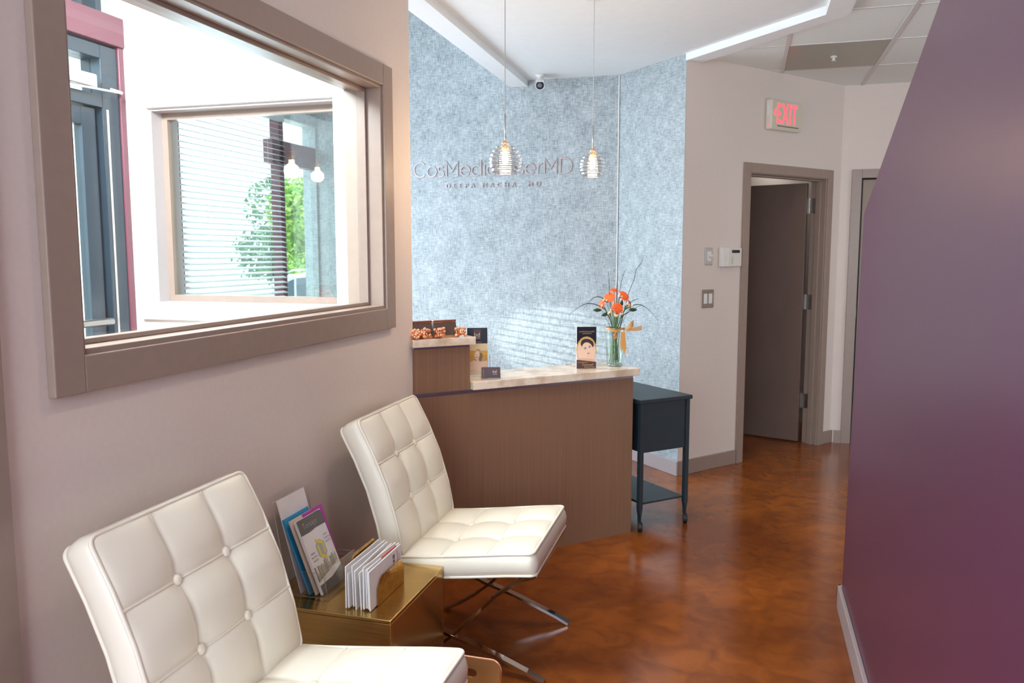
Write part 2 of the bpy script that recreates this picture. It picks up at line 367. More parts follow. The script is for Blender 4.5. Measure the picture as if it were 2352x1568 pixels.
# ---------------------------------------------------------------- window 1 in the left wall, vestibule beyond
w1 = thing('window_1', '', ''); del w1['label'], w1['category']; w1['kind'] = 'structure'
def rect_frame(bm, x0, x1, oy0, oy1, oz0, oz1, wd):
    box(bm, x0, x1, oy0, oy0 + wd, oz0, oz1); box(bm, x0, x1, oy1 - wd, oy1, oz0, oz1)
    box(bm, x0, x1, oy0 + wd, oy1 - wd, oz0, oz0 + wd); box(bm, x0, x1, oy0 + wd, oy1 - wd, oz1 - wd, oz1)
part('window_casing', trimm, w1, lambda b: rect_frame(b, WL, WL + .022, 1.385, 3.155, 1.185, 2.252, .085), bevel=.003)
part('window_jamb', trimm, w1, lambda b: rect_frame(b, -1.60, WL + .012, 1.468, 3.072, 1.268, 2.172, .016), bevel=.002)
part('window_stop', trimm, w1, lambda b: rect_frame(b, -1.535, -1.50, 1.484, 3.056, 1.284, 2.156, .014), bevel=.002)
bpart('pane', pane, w1, (-1.547, -1.541, 1.484, 3.056, 1.284, 2.156))
part('outer_casing', vpaint, w1, lambda b: rect_frame(b, -1.622, -1.60, 1.385, 3.155, 1.185, 2.252, .085), bevel=.003)
struct('wall_vestibule_end', vpaint, (-2.82, -2.67, 3.2, 3.38, 0, HC), (-1.72, -1.60, 3.2, 3.38, 0, HC), (-2.67, -1.72, 3.2, 3.38, 0, 1.262), (-2.67, -1.72, 3.2, 3.38, 2.155, HC), (-3.45, -2.82, 3.30, 3.38, 0, HC))
struct('wall_vestibule_near', doorm, (-2.82, -1.60, .9, 1.0, 0, HC))
w2 = thing('window_2', '', ''); del w2['label'], w2['category']; w2['kind'] = 'structure'
def rf_xz(bm, y0, y1, ox0, ox1, oz0, oz1, wd):
    box(bm, ox0, ox0 + wd, y0, y1, oz0, oz1); box(bm, ox1 - wd, ox1, y0, y1, oz0, oz1)
    box(bm, ox0 + wd, ox1 - wd, y0, y1, oz0, oz0 + wd); box(bm, ox0 + wd, ox1 - wd, y0, y1, oz1 - wd, oz1)
part('window_casing', vpaint, w2, lambda b: rf_xz(b, 3.182, 3.2, -2.745, -1.645, 1.187, 2.232, .075), bevel=.003)
part('window_jamb', mat('pale_taupe_jamb_paint', (.50, .46, .47), .4), w2, lambda b: rf_xz(b, 3.205, 3.385, -2.672, -1.718, 1.258, 2.158, .012))
part('window_stop', trimm, w2, lambda b: rf_xz(b, 3.275, 3.31, -2.660, -1.730, 1.270, 2.146, .03))
bpart('pane', pane, w2, (-2.655, -1.735, 3.290, 3.296, 1.275, 2.14))
# entry storefront of the vestibule
XS = -2.82
struct('wall_store', vpaint, (XS - .12, XS, .9, 1.9, 0, .3), (XS - .12, XS, .9, 1.9, 2.58, HC), (XS - .12, XS, 1.9, 3.25, 2.80, HC + .1))
struct('trim_6', redm, (XS - .10, XS + .04, .95, 3.195, 2.43, 2.56), bevel=.004)
struct('trim_7', redm, (XS - .10, XS + .03, 3.168, 3.198, 0, 2.43), bevel=.004)
d3 = thing('door_3', '', ''); del d3['label'], d3['category']; d3['kind'] = 'structure'
bpart('door_frame', storem, d3, (XS - .09, XS + .02, 3.065, 3.167, 0, 2.42), (XS - .09, XS + .02, 1.95, 2.02, 0, 2.42), (XS - .09, XS + .02, 2.02, 3.065, 2.36, 2.42), (XS - .09, XS + .02, 2.02, 3.065, 2.145, 2.20), (XS - .07, XS - .03, 3.045, 3.065, 0, 2.15), bevel=.003)
bpart('transom_pane', pane, d3, (XS - .04, XS - .034, 2.02, 3.065, 2.20, 2.36))
bpart('door_leaf', storem, d3, (XS - .05, XS - .005, 2.965, 3.045, .01, 2.14), (XS - .05, XS - .005, 2.04, 2.12, .01, 2.14), (XS - .05, XS - .005, 2.12, 2.965, 2.06, 2.14), (XS - .05, XS - .005, 2.12, 2.965, .01, .25), bevel=.002)
bpart('door_pane', pane, d3, (XS - .03, XS - .024, 2.12, 2.965, .25, 2.06))
part('push_bar', steel, d3, lambda b: (tube(b, [(XS + .05, 2.1, 1.19), (XS + .05, 3.02, 1.19)], .017, 10), tube(b, [(XS, 2.99, 1.19), (XS + .05, 2.99, 1.19)], .010), tube(b, [(XS, 2.13, 1.19), (XS + .05, 2.13, 1.19)], .010)), smooth=True)
bpart('closer_body', steel, d3, (XS + .021, XS + .06, 2.68, 3.0, 2.215, 2.275), bevel=.006)
part('closer_arm', white, d3, lambda b: (tube(b, [(XS + .04, 2.78, 2.205), (XS + .08, 3.12, 2.215)], .005), tube(b, [(XS + .08, 3.12, 2.215), (XS + .02, 3.12, 2.235)], .007)), smooth=True)
bpart('jamb_reveal', steel, d3, (XS - .03, XS + .022, 3.085, 3.098, 0, 2.14))
# far transom above the red beam
w3 = thing('window_3', '', ''); del w3['label'], w3['category']; w3['kind'] = 'structure'
bpart('window_frame', storem, w3, (XS - .08, XS, 3.08, 3.11, 2.56, 2.80), (XS - .08, XS, 2.98, 3.0, 2.56, 2.80), (XS - .08, XS, 1.95, 2.98, 2.56, 2.575), bevel=.002)
bpart('pane', pane, w3, (XS - .05, XS - .044, 1.95, 3.2, 2.56, 2.80))
# reception storefront
XR = -3.37
struct('wall_store_reception', wallpap, (XR - .12, XR, 3.38, 5.96, 0, .45), (XR - .12, XR, 3.38, 5.96, 2.50, 2.62), (XR - .12, XR, 3.38, 5.96, 3.5, HR), (XR - .12, XR, 3.38, 3.8, 2.62, 3.5), (XR - .12, XR, 5.5, 5.96, 2.62, 3.5), (XR - .12, XR, 5.94, 5.96, .45, 2.50), (XR - .12, XR, 3.38, 3.5, .45, 2.50))
w4 = thing('window_4', '', ''); del w4['label'], w4['category']; w4['kind'] = 'structure'
bpart('window_frame', redm, w4, (XR - .08, XR, 5.41, 5.47, .45, 2.50), (XR - .08, XR, 5.32, 5.94, 2.16, 2.33), (XR - .08, XR, 3.5, 5.94, .45, .50), (XR - .08, XR, 3.5, 3.56, .45, 2.5), (XR - .08, XR, 4.24, 4.30, .45, 2.5), bevel=.003)
bpart('pane', pane, w4, (XR - .05, XR - .044, 3.5, 5.94, .46, 2.49))

# horizontal blind in the reception window
bl = thing('window_blind', 'white horizontal slatted blind in the reception window, seen through the glass', 'blind', (XR + .045, 3.55, 2.50))
bpart('head_rail', blindm, bl, (-.022, .022, 0, 1.83, -.045, 0), bevel=.003)
bm = bm_(); box(bm, -.0225, .0225, 0, 1.83, -.0012, .0012, Matrix.Rotation(R(18), 4, 'Y')); sl = obj('slat', bm, blindm, bl)
for i in range(52):
    s2 = sl if i == 0 else sl.copy()
    if i: COL.objects.link(s2); s2.parent = bl
    s2.location = (0, 0, -.07 - i * .037)
for yy in (.2, .9, 1.6): part('ladder_cord', white, bl, lambda b: tube(b, [(.024, yy, -.03), (.024, yy, -2.0)], .0012, 5))
bpart('bottom_rail', blindm, bl, (-.02, .02, 0, 1.83, -2.01, -1.99))

# ---------------------------------------------------------------- outdoors
struct('floor_pavement', mat('pavement', (.60, .58, .56), .8), (-9.0, -2.95, -3, 12, -.25, -.02))
gnd = struct('floor_ground', noise_mat('car_park', (.42, .41, .41), (.5, .49, .48), (3, 3, 3), .9), (-60, -3.0, -40, 80, -.75, -.55))
gr = tag(bpart('grass_verge', noise_mat('dry_grass', (.22, .30, .10), (.45, .45, .22), (2, 2, 2), .9), None, (-24, -6, 18.6, 23.0, -.55, -.50)), 'strip of sunlit grass below the trees outside', 'grass')
gr['kind'] = 'stuff'
def tree(loc, label, rad, height, col1, col2, n, seed):
    rnd = random.Random(seed); t = thing('leafy_tree', label, 'tree', loc, 0, 'trees beyond the car park')
    part('trunk', mat('bark', (.12, .09, .06), .9), t, lambda b: tube(b, [(0, 0, 0), (.05, .02, height * .4), (0, .06, height * .75)], [.14, .10, .05]), smooth=True)
    bm = bm_()
    blobs = [(rnd.uniform(-1, 1) * rad * .7, rnd.uniform(-1, 1) * rad * .6, height * rnd.uniform(.28, .86), rad * rnd.uniform(.32, .52)) for _ in range(14)]
    for _ in range(n):
        bx, by, bz, br = rnd.choice(blobs); v = Vector((rnd.gauss(0, 1), rnd.gauss(0, 1), rnd.gauss(0, 1))).normalized() * br * rnd.uniform(.6, 1.05)
        c = Vector((bx, by, bz)) + v; a = Vector((rnd.gauss(0, 1), rnd.gauss(0, 1), rnd.gauss(0, 1))).normalized(); b_ = a.orthogonal().normalized(); l = rnd.uniform(.08, .15)
        f = bm.faces.new([bm.verts.new(c + a * l), bm.verts.new(c + b_ * l * .5), bm.verts.new(c - a * l), bm.verts.new(c - b_ * l * .5)])
        f.material_index = rnd.random() < .4
    obj('foliage', bm, [mat('leaf_a', col1, .6), mat('leaf_b', col2, .6)], t)
tree((-13.3, 23.9, -.5), 'bright green leafy tree behind the parked car', 1.9, 4.2, (.22, .42, .05), (.48, .66, .14), 13000, 3)
tree((-16.2, 27.8, -.5), 'darker green tree further back, left of the bright one', 2.2, 4.4, (.06, .17, .06), (.12, .26, .09), 6000, 5)

def car():
    t = thing('parked_car', 'white estate car parked outside, rear quarter seen through both windows', 'car', (-10.37, 15.73, -.55), R(16.2))
    cp = mat('white_car_paint', (.62, .66, .70), .25, coat=.6); dk = mat('tinted_car_glass', (.05, .08, .12), .1, coat=.5)
    # side profile, rear at x=0, front at +x
    prof = [(0, .35), (.02, .95), (.06, 1.02), (.16, 1.10), (.36, 1.40), (.60, 1.56), (1.2, 1.64), (2.2, 1.62), (2.9, 1.42), (3.35, 1.08), (4.2, .95), (4.42, .75), (4.45, .35), (3.95, .30), (3.85, .55), (3.5, .66), (3.15, .55), (3.05, .30), (1.25, .30), (1.15, .55), (.8, .66), (.45, .55), (.35, .30)]
    def body(b):
        prism(b, prof, 0, 1.8, 'y')
    part('body', cp, t, body, bevel=.04, smooth=False)
    bm = bm_(); poly_pts = [(.34, 1.10), (.50, 1.36), (.74, 1.47), (.74, 1.09)]; prism(bm, poly_pts, -.008, .02, 'y'); obj('side_window', bm, dk, t)
    bm = bm_(); prism(bm, [(.79, 1.09), (.79, 1.485), (1.35, 1.535), (1.62, 1.53), (1.62, 1.07)], -.008, .02, 'y'); obj('side_window', bm, dk, t)
    bm = bm_(); prism(bm, [(1.68, 1.07), (1.68, 1.53), (2.3, 1.50), (2.85, 1.30), (3.05, 1.08)], -.008, .02, 'y'); obj('side_window', bm, dk, t)
    bm = bm_(); prism(bm, [(-.012, .88), (0.0, 1.02), (.10, 1.06), (.22, 1.04), (.10, .86)], -.012, .10, 'y'); obj('tail_light', bm, mat('red_tail_light', (.6, .05, .08), .3), t, label='red tail light')
    part('roof_rail', steel, t, lambda b: tube(b, [(.5, .12, 1.58), (.7, .12, 1.66), (2.0, .12, 1.70), (2.3, .12, 1.64)], .02), smooth=True)
    for x in (.8, 3.5):
        bm = bm_(); lathe(bm, [(.32, -.1), (.34, -.08), (.34, .08), (.32, .1)], 20, Matrix.Translation((x, .10, .34)) @ Matrix.Rotation(R(90), 4, 'X')); wh = obj('wheel', bm, rubber, t)
        bm = bm_(); lathe(bm, [(.2, 0), (.19, .02), (.03, .03)], 16, Matrix.Translation((x, -.005, .34)) @ Matrix.Rotation(R(90), 4, 'X')); obj('hubcap', bm, steel, wh)
    bpart('bumper', cp, t, (-.06, .06, 0, 1.8, .42, .66), bevel=.03)
car()

# ---------------------------------------------------------------- tufted lounge chairs
def chair(loc, rz, label):
    t = thing('lounge_chair', label, 'chair', loc, rz, 'tufted white leather lounge chairs')
    W, TH = .550, .076
    seatp = [(-.505, .424), (-.39, .434), (-.245, .451), (-.10, .470), (0, .480)]
    backp = [(-.474, .427), (-.497, .548), (-.536, .680), (-.585, .796), (-.642, .906)]
    def path(pts):
        V = [Vector((a, 0, b)) for a, b in pts]; cum = [0]
        for a, b in zip(V, V[1:]): cum.append(cum[-1] + (b - a).length)
        T = cum[-1]
        def f(s):
            s = min(max(s, 0), 1) * T; i = 0
            while i < len(V) - 2 and cum[i + 1] < s: i += 1
            tt = (s - cum[i]) / (cum[i + 1] - cum[i])
            def tan(j): return (V[min(j + 1, len(V) - 1)] - V[max(j - 1, 0)]).normalized()
            p = V[i].lerp(V[i + 1], tt); tg = tan(i).lerp(tan(i + 1), tt).normalized()
            return p, tg
        return f, T
    def cushion(name, pts, flip):
        f, T = path(pts); nu, nv = 60, 60; rc = .022
        sgn = 1 if not flip else -1
        def surf(a, s):
            """a in 0..1 across, s in 0..1 along -> (point, normal)"""
            y = (a - .5) * W; v = (s - .5) * T; A, B = W / 2, T / 2
            dx, dv = abs(y) - (A - rc), abs(v) - (B - rc)
            if dx > 0 and dv > 0:
                m_ = max(dx, dv); l_ = math.hypot(dx, dv); k_ = m_ / l_
                y = math.copysign(A - rc + dx * k_, y); v = math.copysign(B - rc + dv * k_, v)
            p, tg = f(v / T + .5); n_ = Vector((-tg.z, 0, tg.x)) * sgn
            return Vector((p.x, y, p.z)), n_, tg
        def hgt(a, s):
            q = abs(math.sin(3 * math.pi * a)) ** .5 * abs(math.sin(3 * math.pi * s)) ** .5
            h = .017 * q
            d = min(math.hypot((a - ca) * W, (s - cs) * T) for ca in (1 / 3, 2 / 3) for cs in (1 / 3, 2 / 3))
            h -= .010 * math.exp(-(d / .035) ** 2)
            e = min(a, 1 - a) * W; g = min(s, 1 - s) * T
            return h
        bm = bm_(); top = [[None] * (nv + 1) for _ in range(nu + 1)]; bot = [[None] * (nv + 1) for _ in range(nu + 1)]
        for i in range(nu + 1):
            for j in range(nv + 1):
                a, s = i / nu, j / nv; p, n_, _ = surf(a, s)
                top[i][j] = bm.verts.new(p + n_ * hgt(a, s)); bot[i][j] = bm.verts.new(p - n_ * TH)
        for i in range(nu):
            for j in range(nv):
                bm.faces.new((top[i][j], top[i + 1][j], top[i + 1][j + 1], top[i][j + 1])); bm.faces.new((bot[i][j], bot[i][j + 1], bot[i + 1][j + 1], bot[i + 1][j]))
        loop = [(i, 0) for i in range(nu)] + [(nu, j) for j in range(nv)] + [(i, nv) for i in range(nu, 0, -1)] + [(0, j) for j in range(nv, 0, -1)]
        prev = [top[i][j] for i, j in loop]
        cen = Vector((0, 0, 0))
        for k in (.25, .5, .75, 1):
            if k < 1:
                cur = []
                for i, j in loop:
                    p, n_, tg = surf(i / nu, j / nv); o_ = Vector((0, 0, 0))
                    if i == 0: o_.y -= 1
                    if i == nu: o_.y += 1
                    if j == 0: o_ -= tg
                    if j == nv: o_ += tg
                    if o_.length: o_.normalize()
                    cur.append(bm.verts.new(p - n_ * TH * k + o_ * .010 * math.sin(math.pi * k)))
            else: cur = [bot[i][j] for i, j in loop]
            for q in range(len(loop)):
                bm.faces.new((prev[q], prev[(q + 1) % len(loop)], cur[(q + 1) % len(loop)], cur[q]))
            prev = cur
        cu = obj(name, bm, leather, t, smooth=True)
        # welts: edges and seams
        bm = bm_()
        for lvl in (0, 1):
            pts_ = []
            for i, j in loop:
                p, n_, _ = surf(i / nu, j / nv); pts_.append(p - n_ * TH * lvl)
            tube(bm, pts_, .0052, 8, closed=True)
        for c in (1 / 3, 2 / 3):
            l1 = []; l2 = []
            for j in range(nv + 1):
                s = j / nv; p, n_, _ = surf(c, s); l1.append(p + n_ * (hgt(c, s) - .0008) + Vector((0, 0, 0)))
            for i in range(nu + 1):
                a = i / nu; p, n_, _ = surf(a, c); l2.append(p + n_ * (hgt(a, c) + .0002))
            tube(bm, l1, .0030, 6); tube(bm, l2, .0046, 6)
        obj('piping', bm, leather, cu, smooth=True)
        for ca in (1 / 3, 2 / 3):
            for cs in (1 / 3, 2 / 3):
                p, n_, _ = surf(ca, cs); bm = bm_()
                q = n_.to_track_quat('Z', 'Y').to_matrix().to_4x4()
                lathe(bm, [(.011, -.003), (.0135, .002), (.011, .0065), (.005, .0085)], 14, Matrix.Translation(p + n_ * (hgt(ca, cs) + .0025)) @ q)
                obj('button', bm, leather, cu, smooth=True)
    cushion('seat', seatp, False); cushion('backrest', backp, True)
    # steel frame: two crossing bars per side
    A = [(.028, .006), (-.03, .035), (-.12, .072), (-.22, .110), (-.32, .142), (-.41, .180), (-.49, .240), (-.545, .345), (-.575, .45)]
    Bq = [(.002, .390), (-.06, .366), (-.14, .306), (-.22, .225), (-.29, .152), (-.36, .092), (-.43, .045), (-.50, .006)]
    for sy in (-1, 1):
        y = sy * .235
        bm = bm_(); strap(bm, A, y - .015, y + .015, .011); obj('front_leg', bm, chrome, t)
        bm = bm_(); strap(bm, Bq, y - .014, y + .014, .011); obj('rear_leg', bm, chrome, t)
    bm = bm_()
    for sy in (-1, 1): strap(bm, [(.002, .393), (-.14, .377), (-.28, .358), (-.42, .341), (-.525, .330)], sy * .235 - .014, sy * .235 + .014, .009)
    box(bm, -.016, .010, -.235, .235, .386, .395); box(bm, -.49, -.464, -.235, .235, .326, .334)
    obj('seat_rail', bm, chrome, t)
    bm = bm_()
    for x_ in (-.12, -.24, -.36): box(bm, x_ - .017, x_ + .017, -.23, .23, .372 + (x_ + .12) * .1, .376 + (x_ + .12) * .1)
    obj('support_straps', bm, leather, t)
    return t
chair((-.680, 2.850, 0), R(1.5), 'white tufted leather lounge chair beyond the brass table, next to the reception desk')
chair((-.670, 1.607, 0), R(0.5), 'white tufted leather lounge chair nearest the camera, below the window')

# ---------------------------------------------------------------- brass side table and what stands on it
tb = thing('side_table', 'brass box side table between the two white chairs', 'table', (-1.215, 2.335, 0))
TT = .412
bpart('top', brass, tb, (-.225, .225, -.222, .215, TT - .012, TT), bevel=.002)
bpart('near_side', brass, tb, (-.2245, .2245, -.2215, -.212, .0, TT - .0125), bevel=.001)
bpart('far_side', brass, tb, (-.2245, .2245, .205, .2145, .0, TT - .0125), bevel=.002)
bpart('front_side', brass, tb, (.215, .2245, -.2118, .2048, .0, TT - .0125), bevel=.002)
hd = thing('brochure_holder', 'clear acrylic holder with leaning brochures on the brass table', 'holder', (-1.300, 2.290, TT + .001))
def sheet(bm, a, b, y0, y1, th=.003):
    strap(bm, [a, b], y0, y1, th)
bm = bm_(); strap(bm, [(-.125, .300), (-.080, .010), (-.075, .004), (.055, .004), (.062, .008), (.048, .090)], -.103, .103, .003); hb = obj('body', bm, acryl, hd)
bpart('side_wing', acryl, hd, (-.075, .055, -.106, -.103, .002, .085))
bpart('side_wing', acryl, hd, (-.075, .055, .103, .106, .002, .085))
def edges(b):
    for y in (-.104, .104):
        tube(b, [(-.125, y, .300), (-.080, y, .010), (-.075, y, .004), (.055, y, .004), (.062, y, .008), (.048, y, .090)], .0017, 5)
        tube(b, [(-.075, y, .085), (.05, y, .085)], .0015, 5)
    tube(b, [(.048, -.104, .090), (.048, .104, .090)], .0017, 5); tube(b, [(-.125, -.104, .300), (-.125, .104, .300)], .0017, 5); tube(b, [(.060, -.104, .006), (.060, .104, .006)], .0022, 5)
part('polished_edge', acedge, hd, edges)
def leaflet(name, label, bx, tx, y0, wd, ht, th, m, parts=None, group='brochures in the acrylic holder on the table'):
    lean = math.atan2(bx - tx, ht)
    t = thing(name, label, 'brochure', (-1.300 + bx, 2.290 + y0, TT + .0065), 0, group, rot=(0, -lean, 0))
    L = math.hypot(ht, bx - tx)
    bpart('pages', m, t, (-th, 0, 0, wd, 0, L))
    if parts: parts(t, L)
    return t
leaflet('brochure', 'tall blank white card at the back of the acrylic holder', -.040, -.120, -.09, .165, .295, .002, paper)
leaflet('brochure', 'blue edged brochure between the white ones in the acrylic holder', -.008, -.098, -.088, .150, .235, .006, mat('blue_card', (.03, .33, .62), .4))
leaflet('brochure', 'magenta edged brochure peeking out behind the grey topped one', .004, -.075, -.015, .125, .232, .003, mat('magenta_card', (.50, .05, .40), .4))
leaflet('brochure', 'white brochure with a tan picture, second from the front of the acrylic holder', .014, -.076, -.088, .135, .232, .005, mat('tan_card', (.72, .60, .48), .5))
def tens(t, L):
    gy = mat('grey_print', (.13, .125, .115), .4); ye = mat('yellow_print', (.80, .66, .10), .5); lg = mat('light_grey_print', (.45, .45, .45), .5); tx_ = mat('pale_print', (.62, .62, .62), .5)
    e = .0006
    def face(b, pts, off=e): b.faces.new([b.verts.new((off, p[0], p[1])) for p in pts])
    W_ = .15
    part('printed_header', gy, t, lambda b: face(b, [(0, L), (0, L * .80), (.05, L * .795), (.09, L * .81), (W_, L * .80), (W_, L * .985), (W_ - .02, L)]))
    part('printed_footer', gy, t, lambda b: face(b, [(0, 0), (W_, 0), (W_, L * .20), (.08, L * .13), (0, L * .12)]))
    def logo(b):
        cy, cz = .078, L * .52
        for sg in (1, -1):
            pts = [(-.018, .040), (-.018, .029), (.010, .015), (.010, -.019), (.019, -.014), (.019, .021)]
            face(b, [(cy + sg * p[0], cz + sg * p[1]) for p in (pts if sg > 0 else pts)], e * 1.6)
    part('printed_emblem', ye, t, logo)
    part('emblem_backing', lg, t, lambda b: face(b, [(.053, L * .60), (.053, L * .44), (.090, L * .41), (.104, L * .45), (.104, L * .60), (.078, L * .66)], e))
    lettering('printed_title', 'Tensage', .026, tx_, t, (e * 2, .022, L * .865), (R(90), 0, R(90)), offset=-.0006)
    for s_, y_, z_ in (('REPAIR', .112, .66), ('MAINTAIN', .110, .61), ('PROTECT', .112, .56), ('REPAIR', .012, .52), ('MAINTAIN', .008, .47), ('PROTECT', .012, .42)):
        lettering('printed_caption', s_, .0075, gy, t, (e * 2, y_, L * z_), (R(90), 0, R(90)))
    def plants(b):
        rn = random.Random(2)
        for k in range(16):
            y_ = .006 + k * .0088; h = rn.uniform(.02, .05); w_ = rn.uniform(.002, .004); z0 = L * .16 + y_ * .2
            face(b, [(y_ - w_, z0), (y_ + w_, z0), (y_ + w_ * .7, z0 + h), (y_ - w_ * .7, z0 + h)], e * 1.5)
    part('printed_plants', mat('olive_print', (.28, .25, .14), .5), t, plants)
leaflet('brochure', 'white brochure with a grey top and yellow emblem, foremost in the acrylic holder', .034, -.058, -.080, .15, .228, .010, paper, tens)

# letter rack
rk = thing('letter_rack', 'hammered brass letter rack filled with envelopes on the side table', 'letter rack', (-1.115, 2.290, TT + .001))
def plate(x, w0, h, nm):
    bm = bm_(); prism(bm, [(-w0, .003), (w0, .003), (w0, h * .62), (w0 - .018, h * .90), (w0 - .034, h), (-w0 + .034, h), (-w0 + .018, h * .90), (-w0, h * .62)], x - .001, x + .001, 'x')
    obj(nm, bm, hammer, rk)
plate(.046, .100, .088, 'front_plate'); plate(0, .100, .122, 'divider'); plate(-.046, .100, .152, 'rear_plate')
bpart('base', hammer, rk, (-.047, .047, -.10, .10, 0, .003))
env_labels = ['white envelope at the very front of the brass letter rack', 'white envelope with a red edge second from the front of the rack', 'white envelope third from the front of the rack', 'tall white envelope fourth from the front of the rack', 'pale envelope fifth from the front of the rack', 'white envelope just before the middle divider of the rack',
              'cream envelope just behind the middle divider of the rack', 'white envelope in the middle of the rear slot of the rack', 'folded grey letter in the rear slot of the rack', 'white envelope against the rear plate of the rack']
xs = [.041, .034, .028, .021, .014, .007, -.008, -.020, -.030, -.040]; hs = [.125, .128, .122, .132, .124, .120, .126, .130, .110, .134]
for i, (x_, h_) in enumerate(zip(xs, hs)):
    tl = random.uniform(-3, 3)
    t = thing('envelope', env_labels[i], 'envelope', (-1.115 + x_, 2.290 - .018 + random.uniform(-.008, .008), TT + .0055), 0, 'envelopes in the brass letter rack', rot=(R(random.uniform(-1, 3)), R(tl * .5), 0))
    bpart('cover', paper, t, (-.0018, .0018, -.118, .118, 0, h_), bevel=.0008)
    if i == 0:
        bpart('stamp', mat('plum_stamp', (.10, .04, .08), .5), t, (.0019, .0022, .052, .066, h_ - .040, h_ - .014))
        lettering('printed_mark', 'bd', .012, white, t, (.0024, .053, h_ - .032), (R(90), 0, R(90)))
        bpart('red_stripe', mat('red_print', (.75, .25, .2), .5), t, (.0019, .0021, .084, .090, .02, h_ - .01))
        lettering('printed_address', 'RETURN SERVICE', .009, ink, t, (.0022, .104, .03), (R(90), R(-90), R(90)))
    if i == 1: bpart('red_edge', mat('red_print_2', (.6, .1, .08), .5), t, (-.0019, .0019, -.02, .09, h_ - .004, h_ + .0006))

# copper magazine rack on the floor
mg = thing('magazine_rack', 'copper magazine rack with a slot handle on the floor in front of the side table', 'magazine rack', (-.83, 2.15, 0))
def cpanel(y, nm):  # end panel with slot
    bm = bm_(); hw, h = .142, .262; r = .03; pts = []
    for cx_, cz_, a0 in ((hw - r, h - r, 0), (-hw + r, h - r, 90)):
        for k in range(7): a = R(a0 + k * 15); pts.append((cx_ + r * math.cos(a), cz_ + r * math.sin(a)))
    outer = [(hw * .9, .01)] + pts + [(-hw * .9, .01)]
    # slot handle as an inner hole
    sl_, sw = .050, .0135; zc = h - .052; hole = []
    for k in range(9): a = R(-90 + k * 22.5); hole.append((sl_ + sw * math.cos(a), zc + sw * math.sin(a)))
    for k in range(9): a = R(90 + k * 22.5); hole.append((-sl_ + sw * math.cos(a), zc + sw * math.sin(a)))
    n = 72
    def resample(P, N_):
        V = [Vector((p[0], p[1])) for p in P]; c = Vector((0, zc))
        out = []
        for k in range(N_):
            d = Vector((math.cos(2 * math.pi * k / N_), math.sin(2 * math.pi * k / N_)));
            d = Vector((d.x, d.y)); best = None
            for i in range(len(V)):
                a, b = V[i] - c, V[(i + 1) % len(V)] - c; e = b - a; den = d.x * e.y - d.y * e.x
                if abs(den) < 1e-9: continue
                tt = (a.x * e.y - a.y * e.x) / den; uu = (a.x * d.y - a.y * d.x) / den
                if tt > 0 and -1e-6 <= uu <= 1 + 1e-6 and (best is None or tt > best): best = tt
            out.append(c + d * best)
        return out
    O = resample(outer, n); H = resample(hole, n); rows = []
    for yy in (y - .001, y + .001):
        rows.append(([bm.verts.new((p.x, yy, p.y)) for p in O], [bm.verts.new((p.x, yy, p.y)) for p in H]))
    for k in range(n):
        k2 = (k + 1) % n
        for o_, h_ in rows: bm.faces.new((o_[k], o_[k2], h_[k2], h_[k]))
        bm.faces.new((rows[0][0][k], rows[0][0][k2], rows[1][0][k2], rows[1][0][k])); bm.faces.new((rows[0][1][k], rows[0][1][k2], rows[1][1][k2], rows[1][1][k]))
    o = obj(nm, bm, coppers, mg)
    bm = bm_(); tube(bm, [(p[0], y, p[1]) for p in outer], .0028, 6); obj('rim', bm, copper, o, smooth=True)
cpanel(.10, 'end_panel'); cpanel(-.11, 'end_panel')
bpart('tray', coppers, mg, (-.127, .127, -.11, .10, .0, .010))

# ---------------------------------------------------------------- reception desk (local x along the front, y to the back)
DO = (-1.445, 3.372, 0); DA = R(45)
def on_desk(s, d, z):
    c, s_ = math.cos(DA), math.sin(DA); return (DO[0] + s * c - d * s_, DO[1] + s * s_ + d * c, z)
dk = thing('reception_desk', 'brown wood laminate reception desk set at an angle beyond the wall end', 'reception desk', DO, DA)
bpart('front_panel', lam, dk, (.0, 1.242, 0, .03, 0, .842))
bpart('upper_front_panel', lam, dk, (.0, .285, .002, .03, .858, 1.062))
bpart('end_panel', lam, dk, (1.212, 1.242, .03, .62, 0, .842))
bpart('upper_end_panel', lam, dk, (.262, .285, .03, .24, .858, 1.062))
bpart('work_surface', lam, dk, (.1, 1.21, .03, .62, .70, .73))
bpart('metal_reveal', strip, dk, (.0, 1.238, -.003, .03, .842, .8575), bevel=.001)
bpart('metal_reveal', strip, dk, (.0, .283, -.001, .03, 1.0622, 1.074), bevel=.001)
def up(b): prism(b, [(-.014, -.030), (.302, -.030), (.302, .24), (-.24, .24), (-.008, .004)], 1.074, 1.110)
bm = bm_(); prism(bm, [(.289, -.030), (1.262, -.030), (1.262, .26), (.289, .26)], .8577, .897)
tag(obj('transaction_counter', bm, stone, None, bevel=.003), 'long cream marble countertop on the lower part of the reception desk', 'countertop', 'marble countertops of the desk')
lowc = bpy.data.objects['transaction_counter']; lowc.location = DO; lowc.rotation_euler = (0, 0, DA)
bm = bm_(); up(bm); upc = tag(obj('raised_counter', bm, stone, None, bevel=.003), 'short raised cream marble countertop at the left end of the desk', 'countertop', 'marble countertops of the desk')
upc.location = DO; upc.rotation_euler = (0, 0, DA)
ZL, ZU = .8975, 1.1105

